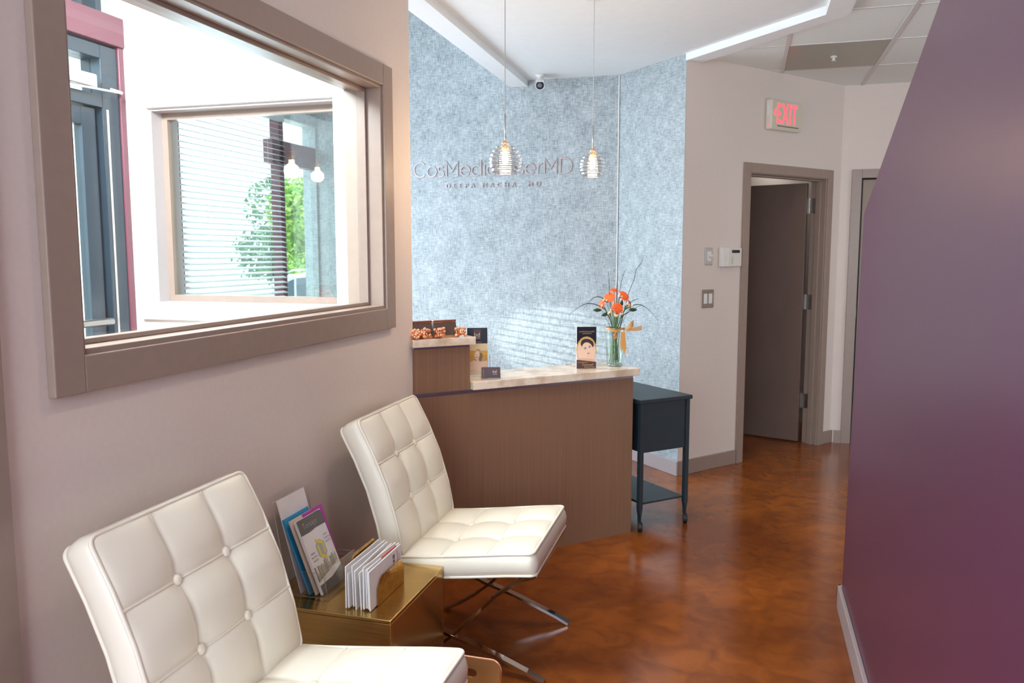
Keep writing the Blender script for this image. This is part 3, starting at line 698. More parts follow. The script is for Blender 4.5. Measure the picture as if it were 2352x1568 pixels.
# sign holders (tent shaped, copper edged) and bead clusters on the raised counter
def tent(s, d, label):
    t = thing('card_display', label, 'card display', on_desk(s, d, ZU), DA + R(4), 'copper card displays on the raised counter')
    bm = bm_(); prism(bm, [(-.032, 0), (.032, 0), (.006, .072), (-.006, .072)], -.058, .058, 'x'); obj('body', bm, mat('grey_brown_card', (.09, .065, .055), .35), t)
    bpart('copper_cap', copper, t, (-.060, .060, -.010, .010, .067, .078), bevel=.002)
    bpart('copper_base', coppers, t, (-.060, .060, -.040, .034, 0, .008), bevel=.001)
    for s_, z_, y_ in (('RELAX', .044, -.0145), ('RENEW', .034, -.0185)):
        lettering('printed_line', s_, .008, coppers, t, (-.045, y_, z_), (R(67), 0, 0))
    return t
tent(.055, .055, 'copper capped card display half hidden by the wall end'); tent(.178, .058, 'copper capped card display in full view on the raised counter')
def beads(s, d, label, seed):
    rn = random.Random(seed); t = thing('bead_cluster', label, 'ornament', on_desk(s, d, ZU), 0, 'copper bead clusters on the raised counter'); t.scale = (1.3, 1.3, 1.3)
    c0 = [Vector((rn.uniform(-.018, .018), rn.uniform(-.016, .016), rn.uniform(.008, .034))) for _ in range(24)]
    first = None
    for i, c in enumerate(c0):
        if i < 6: c.z = .0066
        if first is None:
            bm = bm_(); ball(bm, (0, 0, 0), .0065, 2); first = obj('bead', bm, copper, t, smooth=True); o = first
        else: o = first.copy(); COL.objects.link(o); o.parent = t
        o.location = c
    part('core', copper, t, lambda b: ball(b, (0, 0, .018), .014, 1), smooth=True)
beads(.012, -.004, 'copper bead cluster next to the wall end', 1); beads(.055, .000, 'copper bead cluster before the half hidden card display', 2)
beads(.120, -.010, 'tall copper bead cluster between the two card displays', 3); beads(.238, .004, 'copper bead cluster at the right end of the raised counter', 4)

# black brochures in an acrylic holder
DSK = DA + R(-22)
skin = mat('printed_skin', (.72, .44, .28), .5); skin2 = mat('printed_light_skin', (.85, .62, .48), .5); blonde = mat('printed_blonde', (.55, .36, .16), .5); brun = mat('printed_dark_hair', (.05, .03, .025), .5)
amber = mat('printed_amber', (.62, .36, .06), .5); sand = mat('printed_sand', (.72, .60, .38), .5); lips = mat('printed_lips', (.6, .15, .13), .5); plum = mat('plum_card', (.085, .045, .05), .35)
def fac(name, m, t, f, off): part(name, m, t, lambda b: f(b, -.0004 - off * .0003))
bh = thing('brochure_holder', 'clear acrylic holder with a tall black topped brochure beside the raised counter', 'holder', on_desk(.388, .128, ZL), DSK)
bpart('back_sheet', acryl, bh, (-.056, .056, .030, .033, .0, .225))
bpart('front_pocket', acryl, bh, (-.060, .060, -.022, -.019, .0, .105), (-.060, -.057, -.019, .030, 0, .105), (.057, .060, -.019, .030, 0, .105), (-.06, .06, -.022, .030, 0, .003))
part('polished_edge', acedge, bh, lambda b: [tube(b, [(x, -.021, 0), (x, -.021, .105), (x, .030, .105)], .0018, 5) for x in (-.059, .059)])
br = thing('brochure', 'tall black topped brochure with a smiling blonde woman beside the raised counter', 'brochure', on_desk(.388, .128, ZL + .005), DSK, 'upright brochures on the desk')
br.rotation_euler = (R(-5), 0, DSK)
bpart('pages', paper, br, (-.050, .050, 0, .012, 0, .232))
fac('printed_top', ink, br, lambda b, y: poly(b, [(-.05, .155), (.05, .155), (.05, .232), (-.05, .232)], y), 0)
fac('printed_sand_band', sand, br, lambda b, y: poly(b, [(-.05, .11), (.05, .11), (.05, .155), (-.05, .155)], y), 0)
fac('printed_amber_band', amber, br, lambda b, y: poly(b, [(-.05, .06), (.05, .06), (.05, .1199), (-.05, .1199)], y), 1)
fac('printed_dress', sand, br, lambda b, y: poly(b, [(-.05, 0), (.05, 0), (.05, .06), (-.05, .06)], y), 0)
fac('printed_hair', blonde, br, lambda b, y: (ell(b, .004, .095, .021, .034, y), ell(b, .020, .072, .014, .040, y, rotd=12)), 2)
fac('printed_shoulders', skin2, br, lambda b, y: poly(b, [(-.05, .02), (-.045, .060), (-.02, .072), (.02, .066), (.048, .070), (.05, .02), (.02, .012), (-.02, .03)], y), 3)
fac('printed_face', skin2, br, lambda b, y: (ell(b, -.002, .098, .0125, .021, y, rotd=-8), poly(b, [(-.004, .08), (.006, .078), (.014, .04), (.004, .038)], y)), 4)
fac('printed_smile', lips, br, lambda b, y: ell(b, -.004, .088, .005, .002, y), 5)
fac('printed_eyes', brun, br, lambda b, y: (ell(b, -.008, .101, .002, .0012, y), ell(b, .003, .102, .002, .0012, y)), 5)
fac('emblem_square', plum, br, lambda b, y: poly(b, [(-.018, .175), (.018, .175), (.018, .226), (-.018, .226)], y), 1)
lettering('emblem', 'bd', .030, white, br, (-.0165, -.0012, .188), (R(90), 0, 0), extrude=.0001, offset=-.0003)
lettering('emblem_caption', 'MEDICAL', .006, white, br, (-.012, -.0012, .180), (R(90), 0, 0))
lettering('printed_caption', 'www.mybodymed.com', .0055, sand, br, (-.030, -.0012, .161), (R(90), 0, 0))

ch = thing('business_card_holder', 'small acrylic holder with plum business cards at the front of the counter', 'card holder', on_desk(.405, .020, ZL), DSK + R(-2))
bpart('stand', acryl, ch, (-.048, .048, -.016, -.013, .0, .030), (-.048, .048, -.013, .028, 0, .003), (-.048, .048, .012, .015, .003, .045), (-.048, -.045, -.013, .025, .003, .028), (.045, .048, -.013, .025, .003, .028))
bc = tag(bpart('business_cards', plum, None, (-.045, .045, -.010, .006, 0, .052)), 'stack of plum business cards with a white emblem in the small holder', 'business cards')
p_ = on_desk(.405, .020, ZL + .004); bc.location = p_; bc.rotation_euler = (R(-8), 0, DSK + R(-2))
lettering('emblem', 'bd', .020, white, bc, (.008, -.0106, .024), (R(90), 0, 0), offset=-.0002); lettering('emblem_caption', 'MEDICAL', .005, white, bc, (.010, -.0106, .016), (R(90), 0, 0))
bpart('printed_rule', white, bc, (-.036, -.0355, -.0105, -.0101, .006, .044))

b2 = thing('brochure', 'dark topped brochure with a woman resting her face on her hands, near the vase', 'brochure', on_desk(1.006, .095, ZL), DSK, 'upright brochures on the desk')
bpart('pages', paper, b2, (-.052, .052, 0, .012, 0, .219))
fac('printed_top', ink, b2, lambda b, y: poly(b, [(-.052, .128), (.052, .128), (.052, .219), (-.052, .219)], y), 0)
fac('printed_backdrop', mat('printed_pale_pink', (.78, .60, .54), .5), b2, lambda b, y: poly(b, [(-.052, .03), (.052, .03), (.052, .128), (-.052, .128)], y), 0)
fac('printed_gold_arc', amber, b2, lambda b, y: (ell(b, 0, .098, .054, .070, y), ), 1)
fac('printed_glow', skin2, b2, lambda b, y: ell(b, 0, .092, .0495, .068, y), 2)
fac('printed_hair', brun, b2, lambda b, y: ell(b, .004, .128, .036, .028, y, rotd=-18), 3)
fac('printed_face', skin2, b2, lambda b, y: (ell(b, .006, .098, .030, .040, y, rotd=18), ell(b, -.012, .050, .036, .011, y, rotd=8)), 4)
fac('printed_arm', skin, b2, lambda b, y: (ell(b, .0, .046, .044, .007, y, rotd=-4)), 5)
fac('printed_eyes', brun, b2, lambda b, y: (ell(b, -.006, .104, .0055, .002, y, rotd=18), ell(b, .017, .112, .0055, .002, y, rotd=18), ell(b, -.007, .110, .007, .0012, y, rotd=14), ell(b, .018, .118, .007, .0012, y, rotd=18)), 6)
fac('printed_lips', lips, b2, lambda b, y: ell(b, .010, .079, .007, .0028, y, rotd=18), 6)
fac('printed_base', plum, b2, lambda b, y: poly(b, [(-.052, 0), (.052, 0), (.052, .034), (-.052, .046)], y), 6)
lettering('printed_logo', 'CosMedicLaserMD', .0105, amber, b2, (-.040, -.003, .190), (R(90), 0, 0)); lettering('printed_caption', 'DEEPA MACHA, MD', .0055, sand, b2, (-.022, -.003, .181), (R(90), 0, 0))
lettering('printed_slogan', 'THE SCIENCE OF', .007, sand, b2, (-.046, -.0035, .030), (R(90), 0, 0)); lettering('printed_script', 'Yourself', .018, amber, b2, (-.026, -.0035, .014), (R(90), 0, 0), shear=.4); lettering('printed_tagline', 'THE BEAUTY WITHIN', .006, white, b2, (-.012, -.0035, .005), (R(90), 0, 0))

# ---------------------------------------------------------------- vase and flowers
VP = Vector(on_desk(1.190, .098, ZL))
vs1 = thing('glass_vase', 'clear glass vase with stems in water at the right end of the counter', 'vase', VP)
def vasef(b):
    lathe(b, [(.030, .0), (.040, .006), (.043, .02), (.047, .08), (.051, .15), (.053, .205)], 28, cap0=True, cap1=False)
    lathe(b, [(.036, .012), (.040, .022), (.044, .08), (.048, .15), (.050, .205)], 28, cap0=True, cap1=False)
part('glass_body', vaseg, vs1, vasef, smooth=True)
part('thick_base', glass_mat('thick_glass_base', (.62, .74, .72), .3, .02, 1.5), vs1, lambda b: lathe(b, [(.030, .001), (.041, .006), (.042, .013), (.036, .0135)], 28), smooth=True)
part('rim', acedge, vs1, lambda b: tube(b, [(.0515 * math.cos(k * .2618), .0515 * math.sin(k * .2618), .205) for k in range(24)], .0018, 6, closed=True), smooth=True)
part('water', glass_mat('vase_water', (.96, .99, .95), .03, 0, .6), vs1, lambda b: lathe(b, [(.0355, .0125), (.0395, .022), (.0430, .08), (.0455, .125)], 28), smooth=True)
orange = noise_mat('orange_petal', (.85, .10, .015), (.95, .17, .03), (60, 60, 60), .5); stemg = noise_mat('green_stem', (.06, .17, .03), (.12, .30, .06), (40, 40, 40), .5); leafg = mat('dark_leaf', (.025, .07, .035), .45); berry = mat('cream_berry', (.80, .66, .42), .3); twigm = mat('brown_twig', (.10, .065, .05), .7); calyx = mat('reddish_calyx', (.35, .07, .03), .6); grassm = mat('blue_green_grass_blade', (.05, .14, .11), .5)
lat = Vector((math.cos(DSK), math.sin(DSK), 0)); dep = Vector((-math.sin(DSK), math.cos(DSK), 0))
def fl(l, d, h): return VP + lat * l + dep * d + Vector((0, 0, h))
def stem_pts(l, d, h, bl=None):
    rn = random.Random(int(l * 9999) + int(h * 777)); e = fl(l, d, h)
    b = fl(-l * .35 + rn.uniform(-.012, .012), -d * .3 + rn.uniform(-.01, .01), .018); m_ = fl(l * .18, d * .18, .205)
    pts = []
    for k in range(9):
        t = k / 8; pts.append((b * (1 - t) ** 2 + (m_ * 2 - (b + e) / 2) * 2 * t * (1 - t) + e * t * t) - VP)
    return pts
def gerbera(l, d, h, rad, label, face):
    t = thing('gerbera_flower', label, 'flower', VP, 0, 'orange flowers in the vase'); P = stem_pts(l, d, h)
    part('stem', stemg, t, lambda b: tube(b, P, .0021, 6), smooth=True)
    c = Vector(P[-1]); n = (lat * face[0] - dep * face[1] + Vector((0, 0, face[2]))).normalized(); M = Matrix.Translation(c) @ n.to_track_quat('Z', 'Y').to_matrix().to_4x4()
    bm = bm_()
    for ring, (N_, r1, lift) in enumerate(((13, rad, .002), (13, rad * .82, .006), (10, rad * .5, .009))):
        for k in range(N_):
            a = 2 * math.pi * (k + ring * .5) / N_ + random.uniform(-.06, .06); q = Matrix.Rotation(a, 4, 'Z'); ln = r1 * random.uniform(.9, 1.05); wd = ln * .17
            rows = [(.15, .5, 0), (.45, .95, .12), (.8, 1.0, .10), (1.0, .35, -.02)]
            prev = None
            for f_, w_, z_ in rows:
                p0 = M @ q @ Vector((ln * f_, -wd * w_, lift + z_ * ln)); p1 = M @ q @ Vector((ln * f_, wd * w_, lift + z_ * ln)); cur = (bm.verts.new(p0), bm.verts.new(p1))
                if prev: bm.faces.new((prev[0], prev[1], cur[1], cur[0]))
                prev = cur
    obj('petals', bm, orange, t, smooth=True)
    part('flower_centre', mat('yellow_centre', (.55, .22, .04), .7), t, lambda b: lathe(b, [(rad * .22, .002), (rad * .2, .009), (rad * .08, .012)], 14, M), smooth=True)
for a in ((-.030, .00, .365, .036, 'orange gerbera at the upper left of the bouquet', (-.5, .7, .6)), (.045, .0, .372, .036, 'orange gerbera at the upper right of the bouquet', (.4, .7, .6)), (.002, -.035, .312, .033, 'orange gerbera at the lower middle of the bouquet', (.05, 1, .3)),
          (-.070, .005, .332, .030, 'orange gerbera at the far left of the bouquet, seen edge on', (-1, .35, .3)), (.000, .030, .400, .026, 'small orange gerbera at the top of the bouquet', (0, .35, 1)), (.076, .01, .332, .022, 'small orange bloom at the far right of the bouquet', (1, .4, .3))):
    gerbera(*a)
brn = [(-.058, -.02, .352, 'upper left'), (-.072, -.01, .318, 'far left'), (-.040, -.04, .285, 'lower left'), (-.012, -.045, .272, 'lower middle'), (.036, -.035, .285, 'lower right'), (.060, -.02, .330, 'right'), (.018, -.02, .375, 'upper middle'), (.078, -.02, .318, 'far right'), (-.022, -.035, .300, 'left of the lower bloom')]
for i, (l, d, h, wl) in enumerate(brn):
    t = thing('berry_sprig', 'sprig of cream berries at the %s of the bouquet' % wl, 'sprig', VP, 0, 'cream berry sprigs in the vase'); P = stem_pts(l, d, h)
    part('stem', stemg, t, lambda b: tube(b, P, .0012, 5), smooth=True)
    for k in range(3):
        c = Vector(P[-1]) + Vector((random.uniform(-.010, .010), random.uniform(-.008, .008), random.uniform(-.004, .010)))
        part('berry', berry, t, lambda b: ball(b, c, .0058, 2, (1, 1, 1.2)), smooth=True)
    part('calyx', calyx, t, lambda b: ball(b, Vector(P[-1]) - Vector((0, 0, .006)), .005, 1))
for pts, lab in (([(-.028, 0, .30), (-.034, 0, .42), (-.040, 0, .505)], 'dark straight twig rising left of the bouquet'), ([(.004, 0, .30), (.006, 0, .42), (.010, 0, .490)], 'dark straight twig rising above the middle of the bouquet'),
                 ([(.055, 0, .33), (.075, 0, .40), (.100, 0, .46), (.108, 0, .51), (.135, 0, .545), (.150, 0, .585)], 'long crooked twig reaching up to the right'), ([(.02, .02, .33), (.035, .02, .45), (.055, .02, .51)], 'thin pale twig leaning behind the middle twig')):
    o = part('twig', twigm, None, lambda b: tube(b, [Vector(p) - VP for p in [fl(pts[0][0] * .2, 0, .03), fl(pts[0][0] * .5, 0, .2)] + [fl(*p) for p in pts]], [.0016] * (len(pts) + 1) + [.0008], 5), smooth=True)
    tag(o, lab, 'twig', 'twigs in the vase'); o.location = VP
def blade(pts, lab, w_=.003):
    bm = bm_(); prev = None
    for i, p in enumerate(pts):
        c = fl(*p) - VP; ww = w_ * (1 - i / len(pts)) + .0006; cur = [bm.verts.new(c + dep * -.001 + Vector((0, 0, ww))), bm.verts.new(c + dep * .002), bm.verts.new(c + dep * -.001 - Vector((0, 0, ww)))]
        if prev: bm.faces.new((prev[0], prev[1], cur[1], cur[0])); bm.faces.new((prev[1], prev[2], cur[2], cur[1]))
        prev = cur
    o = tag(obj('grass_blade', bm, grassm, None, smooth=True), lab, 'grass blade', 'grass blades in the vase'); o.location = VP
def arc(l0, h0, l1, h1, sag, n=10): return [(0, 0, .10)] + [(l0 + (l1 - l0) * t / n, 0, h0 + (h1 - h0) * t / n + sag * math.sin(math.pi * t / n)) for t in range(n + 1)]
blade(arc(-.04, .34, -.175, .30, .05), 'short grass blade arching to the left'); blade(arc(-.05, .30, -.255, .27, .05), 'long grass blade arching far to the left')
blade(arc(.05, .30, .235, .24, .055), 'long grass blade arching to the right'); blade(arc(.04, .27, .15, .33, .0), 'grass blade pointing straight to the right'); blade(arc(.03, .27, .075, .125, .02), 'grass blade hanging down beside the ribbon'); blade(arc(.05, .31, .13, .36, .01), 'short grass blade pointing up to the right')
for l, d, h, an, lab in ((.095, .0, .300, 0, 'dark oval leaf at the right of the bouquet'), (-.095, .0, .300, 180, 'dark leaf at the left of the bouquet'), (.030, -.01, .33, 80, 'dark upright leaf in the middle of the bouquet'), (-.055, -.01, .278, 200, 'dark leaf at the lower left of the bouquet')):
    bm = bm_(); a = R(an); ax = lat * math.cos(a) + Vector((0, 0, math.sin(a))); sd = lat * -math.sin(a) + Vector((0, 0, math.cos(a))); c = fl(l, d, h) - VP; prev = None
    tube(bm, [fl(0, 0, .16) - VP, fl(l * .5, d, (h + .2) / 2) - VP, c - ax * .02], .001, 5)
    for f_, w_ in ((-.022, .001), (-.01, .008), (.004, .010), (.016, .006), (.024, .001)):
        cur = [bm.verts.new(c + ax * f_ + sd * w_), bm.verts.new(c + ax * f_ - dep * .003), bm.verts.new(c + ax * f_ - sd * w_)]
        if prev: bm.faces.new((prev[0], prev[1], cur[1], cur[0])); bm.faces.new((prev[1], prev[2], cur[2], cur[1]))
        prev = cur
    o = tag(obj('leaf_stem', bm, leafg, None, smooth=True), lab, 'leaf', 'dark leaves in the vase'); o.location = VP
# ribbon
rb = thing('ribbon_bow', 'sheer orange ribbon bow tied around the top of the vase', 'ribbon', VP)
rbm = mat('orange_ribbon', (.80, .38, .08), .55, alpha=.80)
def band(b, pts, w_):
    prev = None
    for i, p in enumerate(pts):
        c = fl(*p[:3]) - VP; up_ = Vector((0, 0, 1)) * (p[3] if len(p) > 3 else w_); cur = (b.verts.new(c + up_), b.verts.new(c - up_))
        if prev: b.faces.new((prev[0], prev[1], cur[1], cur[0]))
        prev = cur
part('tied_band', rbm, rb, lambda b: band(b, [(.0525 * math.cos(2 * math.pi * k / 24), .0525 * math.sin(2 * math.pi * k / 24), .198 + .004 * math.sin(k)) for k in range(25)], .007), smooth=True)
part('bow_loop', rbm, rb, lambda b: band(b, [(.045, -.05, .20, .004), (.065, -.07, .225, .016), (.085, -.06, .235, .018), (.075, -.05, .215, .014), (.045, -.05, .20, .004)], .01), smooth=True)
part('bow_loop', rbm, rb, lambda b: band(b, [(.0, -.056, .198, .004), (-.018, -.062, .175, .012), (-.022, -.060, .160, .012), (-.002, -.060, .165, .008), (.0, -.056, .198, .004)], .01), smooth=True)
part('ribbon_tail', rbm, rb, lambda b: band(b, [(.045, -.052, .198, .004), (.09, -.05, .200, .010), (.14, -.03, .206, .013)], .01), smooth=True)
part('ribbon_tail', rbm, rb, lambda b: prism(b, [(.018, .19), (.040, .19), (.050, .10), (.036, .065), (.030, .10), (.020, .075), (.016, .13)], -.0005, .0005, 'y', Matrix(((lat.x, dep.x, 0, 0), (lat.y, dep.y, 0, 0), (0, 0, 1, 0), (0, 0, 0, 1))) @ Matrix.Translation((0, -.0545, 0))), smooth=False)

# ---------------------------------------------------------------- rolling file cart
ct = thing('rolling_cart', 'dark charcoal steel file cart on casters beside the desk end', 'cart', (-.525, 4.258, 0), R(45))
CW, CD, CH = .338, .56, .724
bpart('lid', black, ct, (-.012, CW + .010, -.010, CD, CH - .022, CH), bevel=.003)
bpart('file_box', black, ct, (.020, CW - .018, .006, CD - .02, .432, CH - .0225), bevel=.002)
for lx, ly in ((0, 0), (CW - .024, 0), (0, CD - .034), (CW - .024, CD - .034)):
    bm = bm_(); prism(bm, [(0, CH - .023), (.024, CH - .023), (.024, .125), (.016, .085), (.016, .05), (.008, .05), (.008, .085), (0, .125)], 0, .024, 'y', Matrix.Translation((lx, ly, 0))); lg = obj('leg', bm, black, ct)
    cx_, cy_ = lx + .012, ly + .012
    bm = bm_(); lathe(bm, [(.020, -.013), (.026, -.010), (.026, .010), (.020, .013)], 18, Matrix.Translation((cx_, cy_ - .006, .0262)) @ Matrix.Rotation(R(90), 4, 'Y') @ Matrix.Rotation(R(35), 4, 'X')); cs_ = obj('caster', bm, rubber, lg, smooth=False)
bpart('lower_shelf', black, ct, (.024, CW - .024, .012, CD - .02, .145, .157), bevel=.002)
part('latch_cord', rubber, ct, lambda b: tube(b, [(.09, .10, .434), (.092, .10, .41), (.088, .10, .395)], .0022, 5))

# ---------------------------------------------------------------- wall things on the door wall (local frame of that wall)
def on_dw(s, z, out=0.0): c, s_ = math.cos(DR), math.sin(DR); return (DW[0] + s * c + out * s_, DW[1] + s * s_ - out * c, z)
dm = thing('dimmer_switch', 'steel dimmer switch plate with a round white knob left of the keypad', 'switch', on_dw(.250, 1.475, .001), DR)
bpart('plate', steel, dm, (-.036, .036, -.006, 0, -.058, .058), bevel=.003); bpart('slider_body', white, dm, (-.018, .018, -.012, -.006, -.034, .034), bevel=.002)
part('knob', white, dm, lambda b: lathe(b, [(.014, 0), (.013, .014), (.010, .016)], 16, Matrix.Translation((.004, -.012, .004)) @ Matrix.Rotation(R(90), 4, 'X')), smooth=True)
kp = thing('alarm_keypad', 'white alarm keypad with a dark display next to the door frame', 'keypad', on_dw(.450, 1.470, .001), DR)
bpart('case', white, kp, (-.098, .098, -.032, 0, -.066, .066), bevel=.005); bpart('cover', cream, kp, (-.030, .096, -.0345, -.0322, -.062, .062), bevel=.001)
bpart('display', mat('dark_display', (.02, .02, .02), .2), kp, (-.004, .076, -.0358, -.0347, .028, .048))
part('key_row', steel, kp, lambda b: [box(b, -.004, .010, -.0358, -.0347, -.045 + k * .010, -.039 + k * .010) for k in range(5)])
part('speaker_holes', mat('grey_holes', (.3, .3, .3), .5), kp, lambda b: [box(b, -.070 + (k % 2) * .016, -.066 + (k % 2) * .016, -.0328, -.0322, -.018 + (k // 2) * .012, -.015 + (k // 2) * .012) for k in range(6)])
sw = thing('light_switch', 'mirror steel double rocker light switch plate below the keypad', 'switch', on_dw(.249, 1.190, .001), DR)
bpart('plate', nickel, sw, (-.060, .060, -.005, 0, -.062, .062), bevel=.003)
for x_ in (-.024, .024): bpart('rocker', white, sw, (x_ - .017, x_ + .017, -.009, -.005, -.034, .034), bevel=.002)
for x_ in (-.024, .024): part('screw', steel, sw, lambda b: lathe(b, [(.004, 0), (.003, .002)], 10, Matrix.Translation((x_, -.005, -.048)) @ Matrix.Rotation(R(90), 4, 'X')))
ex = thing('exit_sign', 'cream exit sign with red lit letters above the open door', 'exit sign', on_dw(.965, 2.462, .001), DR)
bpart('housing', cream, ex, (-.172, .172, -.052, 0, -.105, .100), bevel=.010)
bpart('face_plate', mat('exit_face', (.66, .62, .48), .4), ex, (-.164, .164, -.0545, -.0515, -.097, .093), bevel=.003)
bpart('slot_shade_strip', mat('slot_shadow', (.20, .18, .12), .5), ex, (-.11, .13, -.0555, -.0542, -.084, -.076))  # shade of the slot painted as a flat dark strip on the face
bm = bm_(); prism(bm, [(0, .020), (.006, .026), (.006, .014), (.0055, 0)], -.001, 0, 'y'); bm.free()
xe = -.116
for s_ in 'EXIT':
    me = text_mesh(s_, .195, .0012, .0022, sx=.50); mn, mx_ = min(v.co.x for v in me.vertices), max(v.co.x for v in me.vertices); x_ = xe - mn; xe += mx_ - mn + .013; me.materials.append(red_led); o = bpy.data.objects.new('letter', me); COL.objects.link(o); o.parent = ex; o.location = (x_, -.0560, -.060); o.rotation_euler = (R(90), 0, 0)
part('arrow', red_led, ex, lambda b: (prism(b, [(-.156, .010), (-.136, .034), (-.128, .034), (-.146, .010), (-.128, -.014), (-.136, -.014)], -.0565, -.0546, 'y')))
part('indicator_lamp', red_led, ex, lambda b: ball(b, (-.172, -.026, -.072), .006, 2), smooth=True)
bpart('side_label', white, ex, (-.1735, -.1722, -.040, -.014, -.01, .06), bevel=.0003)

# ---------------------------------------------------------------- bullet camera
sc = thing('security_camera', 'small white bullet security camera under the ceiling at the back wall', 'security camera', (-1.475, 5.80, HC + .005))
part('mount', white, sc, lambda b: lathe(b, [(.036, 0), (.036, -.010), (.020, -.014), (.014, -.030), (.016, -.045)], 18), smooth=True)
M = Matrix.Translation((0, 0, -.062)) @ Matrix.Rotation(R(13), 4, 'Z') @ Matrix.Rotation(R(90 + 24), 4, 'X')
part('body', white, sc, lambda b: lathe(b, [(.022, -.07), (.030, -.06), (.034, .045), (.033, .05), (.030, .05), (.030, .045)], 22, M), smooth=True)
part('visor', white, sc, lambda b: box(b, -.030, .030, .030, .036, -.02, .075, M), bevel=.003)
lf = part('lens_face', mat('camera_face', (.02, .025, .035), .15), sc, lambda b: lathe(b, [(.029, .046), (.020, .048)], 22, M)); part('lens', mat('lens_glass', (.18, .21, .30), .08, .3), lf, lambda b: lathe(b, [(.017, .0485), (.012, .052), (.004, .050)], 18, M), smooth=True)

# ---------------------------------------------------------------- pendant lamps
def ribbed(b, r0=1.0):
    prof = []; N_ = 98; H_ = .142
    for i in range(N_ + 1):
        t = i / N_; z = H_ * t; base = .080 * math.sin(math.pi * (.19 + .775 * t)) ** .55
        rib = .0058 * abs(math.sin(math.pi * 7 * t)) ** .8 - .003
        prof.append((max(base + rib, .008) * r0, z))
    return prof
def pendant(loc, label, sc_=1.0):
    top = HC + .004
    t = thing('pendant_lamp', label, 'lamp', loc, 0, 'ribbed glass pendant lamps over the desk')
    part('glass_shade', shade, t, lambda b: lathe(b, ribbed(b), 48, Matrix.Translation((0, 0, -.062)) @ Matrix.Diagonal((sc_, sc_, sc_, 1)), cap0=False, cap1=False), smooth=True)
    z1 = .079 * sc_
    part('cord', mat('silver_cord', (.55, .54, .52), .4), t, lambda b: tube(b, [(0, 0, z1), (0, 0, top - loc[2] - .02)], .0020, 8))
    part('stem', steel, t, lambda b: tube(b, [(0, 0, z1 - .01), (0, 0, z1 + .12)], .0034, 10), smooth=True)
    part('cap', copper, t, lambda b: lathe(b, [(.016, z1 - .006), (.012, z1 + .001), (.005, z1 + .008)], 20), smooth=True)
    part('socket', mat('brass_socket', (.8, .6, .3), .3, 1.0), t, lambda b: lathe(b, [(.012, z1 - .040), (.013, z1 - .012)], 16), smooth=True)
    part('ceiling_canopy', white, t, lambda b: lathe(b, [(.055, top - loc[2] - .001), (.055, top - loc[2] - .018), (.045, top - loc[2] - .022)], 24), smooth=True)
    bu = part('bulb', bulbm, t, lambda b: lathe(b, [(.006, z1 - .036), (.009, z1 - .050), (.0125, z1 - .072), (.010, z1 - .086), (.003, z1 - .092)], 18), smooth=True)
    l = light('pendant_glow', 'POINT', (0, 0, -.13 * sc_), 8, (1, .68, .40), shadow_soft_size=.03); l.parent = t; l.location = (0, 0, -.02)
    return t
pendant((-1.023, 3.415, 1.902), 'clear ribbed glass pendant lamp on the left, in front of the wall lettering', .88)
pendant((-0.769, 4.101, 1.942), 'clear ribbed glass pendant lamp on the right, past the end of the lettering', .88)

# ---------------------------------------------------------------- wall lettering
def wall_text(name, label, s, x0, x1, z0, cap, off, depth, sp, m, y=5.96):
    t = thing(name, label, 'wall lettering', (x0, y - .001, z0))
    me = text_mesh('M', 1.0); caph = max(v.co.y for v in me.vertices); bpy.data.meshes.remove(me); size = cap / caph
    adv = []; pos = 0.0; geo = []
    for i, chh in enumerate(s):
        a = text_mesh('I' + chh + 'I', size); b = text_mesh('II', size)
        wA = max(v.co.x for v in a.vertices) - max(v.co.x for v in b.vertices); bpy.data.meshes.remove(a); bpy.data.meshes.remove(b)
        geo.append((chh, pos)); pos += wA + sp
    scale = (x1 - x0) / (pos - sp)
    for chh, p in geo:
        if chh == ' ': continue
        me = text_mesh(chh, size, depth, off, sx=scale); me.materials.append(m); o = bpy.data.objects.new('letter', me); COL.objects.link(o); o.parent = t
        o.location = (p * scale, -depth - .0005, 0); o.rotation_euler = (R(90), 0, 0)
def arcp(cx, cy, rx, ry, a0, a1, n=22): return [(cx + rx * math.cos(R(a0 + (a1 - a0) * i / n)), cy + ry * math.sin(R(a0 + (a1 - a0) * i / n))) for i in range(n + 1)]
XH = .70; q_ = XH / 2
GL = {  # thin letters drawn as strokes: (advance, [strokes]) with the capital height = 1
    'C': (1.02, [arcp(.52, .5, .50, .50, 48, 312)]), 'o': (.84, [arcp(.40, q_, .36, .35, 0, 360, 30)]),
    's': (.62, [arcp(.27, q_ + .175, .20, .175, 35, 255, 16) + arcp(.27, q_ - .175, .22, .175, 80, -145, 16)]),
    'M': (1.14, [[(.10, 0), (.10, 1), (.53, .34), (.96, 1), (.96, 0)]]), 'e': (.86, [[(.05, q_), (.795, q_)], arcp(.405, q_, .355, .35, 0, 322, 26)]),
    'd': (.88, [arcp(.40, q_, .35, .35, 0, 360, 30), [(.75, 0), (.75, 1.06)]]), 'i': (.30, [[(.14, 0), (.14, XH)], [(.14, .90), (.14, .99)]]),
    'c': (.76, [arcp(.40, q_, .35, .35, 45, 315)]), 'L': (.62, [[(.10, 1), (.10, 0), (.60, 0)]]), 'a': (.86, [arcp(.38, q_, .34, .35, 0, 360, 30), [(.72, 0), (.72, XH)]]),
    'r': (.50, [[(.12, 0), (.12, XH)], [(.12, .40)] + arcp(.40, .40, .28, .30, 180, 85, 10)]), 'D': (1.0, [[(.10, 0), (.10, 1), (.42, 1)] + arcp(.42, .5, .50, .50, 90, -90, 22) + [(.10, 0)]])}
